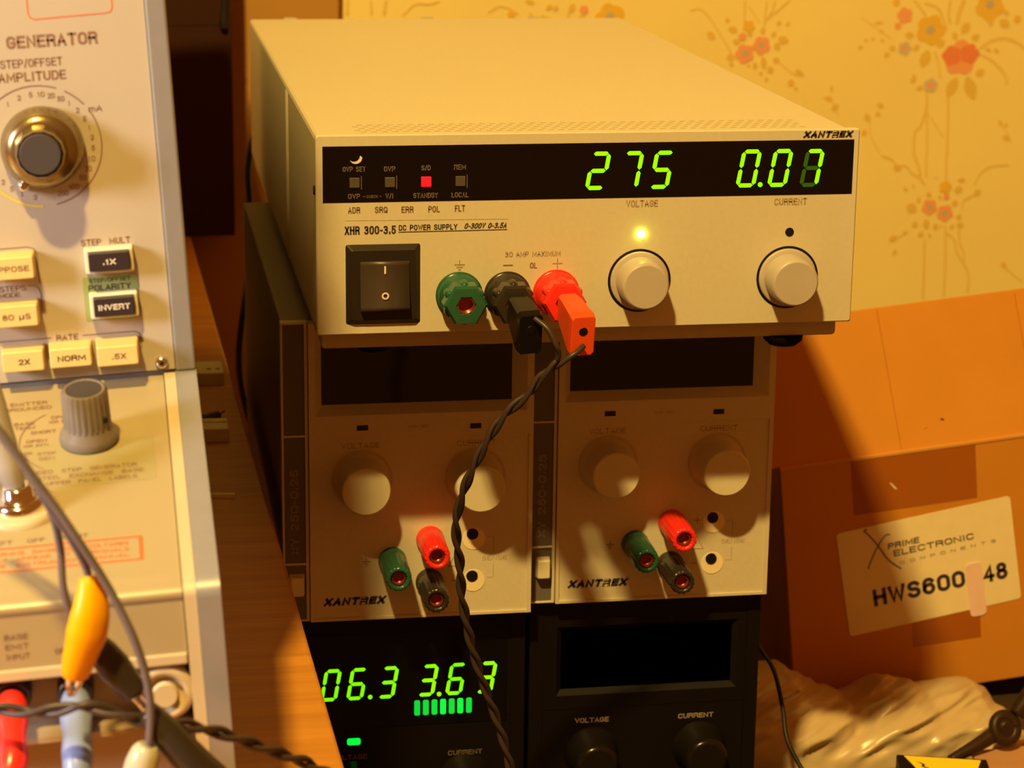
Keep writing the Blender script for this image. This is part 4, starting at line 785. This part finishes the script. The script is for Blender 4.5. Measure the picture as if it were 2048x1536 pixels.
LP = [(-118, -304, -21.5), (-107.7, -306.0, -22.0), (-100.1, -308.0, -22.6), (-93.7, -310.0, -21.5), (-86.0, -312.0, -20.0), (-78.6, -312.0, -22.2), (-72.3, -311.0, -25.0), (-64.7, -309.0, -27.3), (-56.9, -304.0, -31.0), (-47.6, -298.0, -36.9), (-37.9, -290.0, -44.6), (-29.3, -282.0, -51.6), (-21.8, -275.0, -58.9), (-14.2, -268.0, -67.9), (-6, -260, -84)]
A = twisted(LP, 24, 1.0, 1.0, 'wire_dark', 10)
o = thing('twisted_lead', 'dark twisted pair of wires crossing the front of the cream instrument', 'wire', LP[-1])
for k in (0, 1): MB().tube(A[k], .95, 'wire_dark', 10).build('wire', o)

# ---------------------------------------------------------------- bits lying on the desk beside the tracer
def bit(name, label, cat, x, y, w_, d_, h, ang=0., m='small_yellow', leads=False):
    o = thing(name, label, cat, (x, y, DESK)); a = math.radians(ang)
    fr = Fr((x, y, DESK), (math.cos(a), math.sin(a), 0), (-math.sin(a), math.cos(a), 0))
    MB().rbox(fr, -w_/2, w_/2, -d_/2, d_/2, 0, h, .5, m, 3, taper=.2).build('body', o)
    return o, fr
o, fr = bit('wire_connector', 'small pale yellow plastic block on the desk, nearest the wall', 'connector', -32.5, 305, 17, 26, 6)
for k in range(2): MB().lathe(fr, 1+k*4.5, -4, [(1.3, 5.8), (1.2, 6.1)], 'darkbrown', 12).build('screw', o)
o, fr = bit('wire_connector', 'small pale yellow plastic block on the desk, lower of the two', 'connector', -35, 196, 17, 20, 6)
MB().box(fr, -8.4, 8.4, 2, 4, 5.9, 6.6, 'small_yellow').build('ridge', o)
o, fr = bit('wire_tie', 'thin pale strip lying on the desk', 'strip', -37, 99, 18, 3.4, 1.6, -8)
o = thing('component', 'small grey component with a bright lead on the desk between the yellow blocks', 'component', (-33, 222, DESK))
MB().tube([(-41, 217, DESK+2.2), (-30, 225, DESK+2.2)], 2.2, 'knob_brown_grey', 14).build('body', o)
MB().tube([(-30, 225, DESK+2.2), (-27, 228, DESK+3.4)], .5, 'lead_metal', 8).build('lead', o)

# ---------------------------------------------------------------- behind: dark box, cardboard, mains cable
o = thing('cardboard_box', 'brown box with shadow put into its colour, standing on the far end of the desk behind the cream instrument', 'box', (-120, 712, DESK))
MB().box(Fr((0, 690, 0)), -260, 2, DESK, 260, -44, 0, 'box_shaded').build('body', o, bevel=1)
MB().box(Fr((0, 690, 0)), -260, 2.2, 48, 49, 0, .6, 'box_shaded').build('seam', o)
MB().tube([(-1.5, 688, 88), (-2.5, 687, 62), (-3.5, 687, 50), (-3.0, 687, 46)], [1.6, 1.8, 2.6, 2.6], 'cable_black', 10, sub=4).build('strap', o)
tag(MB().box(Fr((0, 742, 0)), -220, 78.6, BENCH, 240, -14, 0, 'sheet_board').build('cardboard_sheet', bevel=.6), 'large brown cardboard sheet leaning flat on the wallpapered wall behind the top supply', 'cardboard')
tag(MB().tube([(14, 452, 20), (4, 462, 10), (-.9, 462, -10), (-.5, 460, -29), (-.4, 460, -49.7), (-1.9, 460, -73.5), (-6, 460, -100.4), (-8.2, 460, -124.7), (-6.2, 460, -146), (-.9, 460, -168), (6, 460, -190), (14, 440, -230), (30, 430, -266)], 2.0, 'cable_black', 14, sub=8).build('mains_cable'), 'thick black mains cable hanging down behind the left side of the supplies', 'cable')
tag(MB().tube([(212, 385, -185), (224, 300, -188), (231, 215, -198), (232.8, 170.0, -206.6), (233.9, 148.0, -210.3), (233.3, 129.0, -221.5), (232.6, 118.0, -232.5), (236.4, 111.0, -242), (240, 106.0, -248), (246, 100, -258), (256, 98, -267.5)], 1.1, 'cable_black', 10, sub=8).build('thin_cable'), 'thin black cable curving down beside the black supply over the plastic bag', 'cable')

# ---------------------------------------------------------------- open carton on the right
RB = math.radians(6.0)
BX = V((math.cos(RB), 0, math.sin(RB))); BZ = V((-math.sin(RB), 0, math.cos(RB))); BO = V((257.04, 230, -133.38)); BK = .9244
BF = Fr(BO, BX, BZ, BK)
box = thing('cardboard_box', 'open brown cardboard carton with a raised flap and a white rectangular label', 'box', (380, 330, BENCH))
mb = MB()
mb.box(BF, 0, 300, -147, 0, -4, 0, 'cardboard'); mb.box(BF, 0, 4, -147, 0, -230, -4, 'cardboard'); mb.box(BF, 296, 300, -147, 0, -230, -4, 'cardboard'); mb.box(BF, 4, 296, -147, 0, -230, -226, 'cardboard'); mb.box(BF, 4, 296, -147, -143, -226, -4, 'cardboard')
mb.lathe(Fr(BF.p(0, 0, -1.2), BF.Z, BF.N), 0, 0, [(1.6, 0), (1.6, 1)], 'cardboard', 8)
mb.build('carton_body', box, bevel=.8)
mb = MB(); mb.box(BF, 0, 300, -1.2, 1.2, -2.6, .5, 'cardboard_edge'); mb.build('folded_edge', box, bevel=.6)
BFL = Fr(BF.p(0, .8, -1.5), BX, BZ*math.cos(math.radians(20))+V((0, 1, 0))*math.sin(math.radians(20)), BK)
mb = MB(); mb.box(BFL, -14, 300, 0, 82, -3, 0, 'cardboard')
mb.line(BFL, [(69.6, 81.5), (70.4, 40), (71.3, 0)], .35, .06, 'tape_brown'); mb.line(BFL, [(151, 79.8), (152.5, 10)], .35, .06, 'tape_brown')
mb.poly(BFL, [(96.3, 14.2), (98.2, 13.4), (98.6, 14.4), (96.8, 15)], .08, 'darkbrown'); mb.line(BFL, [(86, 10.2), (88.5, 11)], .3, .06, 'tape_brown')
mb.build('flap', box, bevel=.6)
for q in ((41, 114, -33, -.8), (72, 113, -118, -98)): MB().box(BF, *q, -.1, .12, 'tape_brown').build('packing_tape', box)
mb = MB()
BL = BF.off(30.1, -42.3, .35); a = math.radians(4.3); BL = Fr(BL.O, BX*math.cos(a)+BZ*math.sin(a), BZ*math.cos(a)-BX*math.sin(a), BK)
mb.rbox(BL, 0, 103.5, -63.4, 0, -.2, .0, 2.2, 'label_paper', 4)
def lx(x, z): d = BF.p(x, z)-BL.O; return d.dot(BL.X)/BK, d.dot(BL.Z)/BK
xm = [lx(*q) for q in ((46.5, -42.5), (48, -44.5), (53.5, -52), (60, -62.5), (67.1, -68.8))]
mb.line(BL, [(q.x, q.z) for q in catmull([(x, 0, z) for x, z in [(xm[0][0]+1.8, xm[0][1]+.4), (xm[0][0]-.2, xm[0][1]-.6)]+xm[1:]], 5)], .8, .1, 'print_dark')
xm = [lx(*q) for q in ((61.5, -47.3), (58.5, -47.6), (54.5, -52.5), (50.5, -59.5), (47.6, -66))]
mb.line(BL, [(q.x, q.z) for q in catmull([(x, 0, z) for x, z in xm], 5)], .7, .12, 'print_dark')
def lt(t, x, z, wd, ht, **k): X_, Z_ = lx(x, z); mb.text(BL, t, X_, Z_, wd, ht, 'print_dark', .1, **k)
lt('PRIME', 69.2, -53.6, 19, 3.6, bold=.03, shear=.1); lt('ELECTRONIC', 87.0, -57.2, 48, 3.8, bold=.02)
for i_, c_ in enumerate('COMPONENTS'): lt(c_, 68.0+i_*6.05, -65.1+i_*.53, 2.9, 1.9)
lt('HWS600', 77.2, -82.2, 55, 10.4, bold=.032); lt('48', 122.8, -79.4, 14.8, 10.4, bold=.032)
lab = mb.build('shipping_label', box); lab['label'] = 'white label reading HWS600 48'
mb = MB(); X_, Z_ = lx(105.0, -72); mb.rbox(BL, X_-.2, X_+9.6, Z_-33, Z_, -.1, .35, 2.4, 'pink_tape', 4); mb.build('sticker', lab)['label'] = 'pink torn sticker over the label'
mb = MB(); mb.add([BF.p(62.5, -16.4, .3), BF.p(64, -17, .3), BF.p(67.3, -21, .3), BF.p(65.6, -20.6, .3)], [(0, 1, 2, 3)], 'print_white'); mb.build('torn_patch', box)

# ---------------------------------------------------------------- crumpled bag, and the things in the corner
TOP = [(210, -225.5), (234, -225), (249.6, -225.5), (263, -233.5), (275, -241), (285, -246), (292, -243), (301.8, -236), (316.7, -237.5), (327.8, -243), (343, -241.5), (354.8, -242), (366, -249), (374, -258), (382, -268)]
def topz(x):
    for (x0, z0), (x1, z1) in zip(TOP, TOP[1:]):
        if x0 <= x <= x1: return z0+(z1-z0)*(x-x0)/(x1-x0)
    return TOP[0][1] if x < TOP[0][0] else TOP[-1][1]
mb = MB(); NX, NV = 120, 72; vs = []
for i in range(NX+1):
    x = 209+(384-209)*i/NX; e = min(1, .35+(i/NX)*9, (1-i/NX)*9)**.5
    H = (topz(x)-BENCH)*e
    for j in range(NV+1):
        a = math.pi*j/NV; y = 188-34*e*math.cos(a); z = BENCH+.6+H*(math.sin(a)**.62)
        q = V((x*.022, y*.02, z*.03)); n1 = noise.noise(q+V((3, 1, 7)))
        u_, w_2 = x*.8+z*.9, z*.8-x*.45+y*.4                         # long creases running down towards the right
        n2 = 1-abs(noise.noise(V((u_*.022, w_2*.055, y*.02)))*2.6); n3 = 1-abs(noise.noise(V((u_*.035, w_2*.16, 4.)))*2.4)
        dsp = (n1*4+(n2-.5)*8+(n3-.5)*5)*math.sin(a)**.5*e
        vs.append(V((x+n1*3, y-dsp*.9*math.cos(a*.6), max(BENCH+.5, z+dsp*.35))))
fs = [(i*(NV+1)+j, (i+1)*(NV+1)+j, (i+1)*(NV+1)+j+1, i*(NV+1)+j+1) for i in range(NX) for j in range(NV)]
mb.add(vs, fs, 'bag_plastic', True)
bag = tag(mb.build('plastic_bag'), 'crumpled translucent off-white plastic bag lying in front of the carton', 'bag')
o = thing('equipment_box', 'dark box top with a yellow electric shock warning sign at the bottom edge', 'box', (292, 90, BENCH))
sg = Fr((281.5, 100, -236.2), (1, 0, -.12), (0, .88, .47))
vs = [sg.p(0, 0, -.6), sg.p(46, 0, -.6), sg.p(46, -40, -.6), sg.p(0, -40, -.6)]; vs += [V((q.x, q.y, BENCH)) for q in vs]
MB().add(vs, [(0, 3, 2, 1), (4, 5, 6, 7), (0, 1, 5, 4), (1, 2, 6, 5), (2, 3, 7, 6), (3, 0, 4, 7)], 'black_plastic').build('body', o, bevel=.6)
mb = MB(); mb.box(sg, .3, 45.5, -39.5, -.2, -.5, 0, 'black_plastic'); mb.poly(sg, [(3.5, -.6), (42.5, -.8), (34, -15), (23, -34), (12.5, -16)], .12, 'sign_yellow')
mb.poly(sg, [(9, -3.5), (13, -5.2), (12.2, -6.4), (17, -8.4), (21, -14), (15.5, -9.8), (14.8, -8.4), (10.6, -6.6), (11.4, -5.4)], .2, 'print_dark')
mb.build('warning_sign', o)['label'] = 'yellow and black shock warning sign'
o = thing('circuit_board', 'pinkish tan board lying at the lower right corner beside the bag', 'board', (390, 100, BENCH))
bd = Fr((334, 56, -262), (1, .0, .04), (0, 1, .06)); MB().box(bd, 0, 110, 0, 84, 0, 2, 'pinkboard').build('board', o, bevel=.4)
MB().box(Fr((0, 60, 0)), 350, 440, BENCH, -261.5, -60, -10, 'black_rough').build('spacer', o)
o = thing('cable_clamp', 'dark brown metal ring clamp at the lower right corner beside the bag', 'clamp', (352, 138, -256))
c = V((351, 138, -243)); ring = [c+V((5.5*math.cos(a), 3*math.sin(a), 5.5*math.sin(a))) for a in [2*math.pi*k/24 for k in range(25)]]
MB().tube(ring, 3.0, 'darkbrown', 12).build('ring', o)
MB().tube([c+V((0, 3, 0)), c+V((0, 0, 0)), c+V((0, -3.5, .5))], [5, 5, 3.5], 'darkbrown', 16).build('bolt', o)
MB().tube([c+V((-7, 0, -4)), c+V((-17, -3, -8)), c+V((-30, -6, -12.5))], [4, 3.4, 2.2], 'darkbrown', 12, sub=5).build('arm', o)
MB().tube([c+V((6, 2, 6)), c+V((14, 4, 15)), c+V((26, 6, 26))], [4, 5, 5], 'darkbrown', 12, sub=5).build('strap', o)
o = tag(MB().box(Fr((0, 250, 0)), 214, 246, BENCH, -217, -80, 0, 'sheet_board').build('small_box', bevel=1), 'small plain brown box in the gap between the right beige supply and the open carton', 'box')

# repeats of one kind share a group
for o in [q for q in bpy.data.objects if q.parent is None and 'category' in q and 'group' not in q]:
    lab = o['label']
    if o['category'] == 'clip': o['group'] = 'booted alligator clips in front of the cream instrument'
    elif o['category'] == 'plug' and 'stacking' in lab: o['group'] = 'stacking banana plugs on the top supply'
    elif o['category'] == 'plug' and 'pushed' in lab: o['group'] = 'banana plugs on the front of the cream instrument'
    elif o['category'] == 'connector': o['group'] = 'pale yellow blocks on the desk'
    elif lab.startswith('thin grey wire'): o['group'] = 'thin grey wires over the cream instrument'
    elif lab.startswith('dark twisted pair'): o['group'] = 'dark twisted leads'
    elif lab.startswith('black power supply'): o['group'] = 'black power supplies at the bottom of the stack'
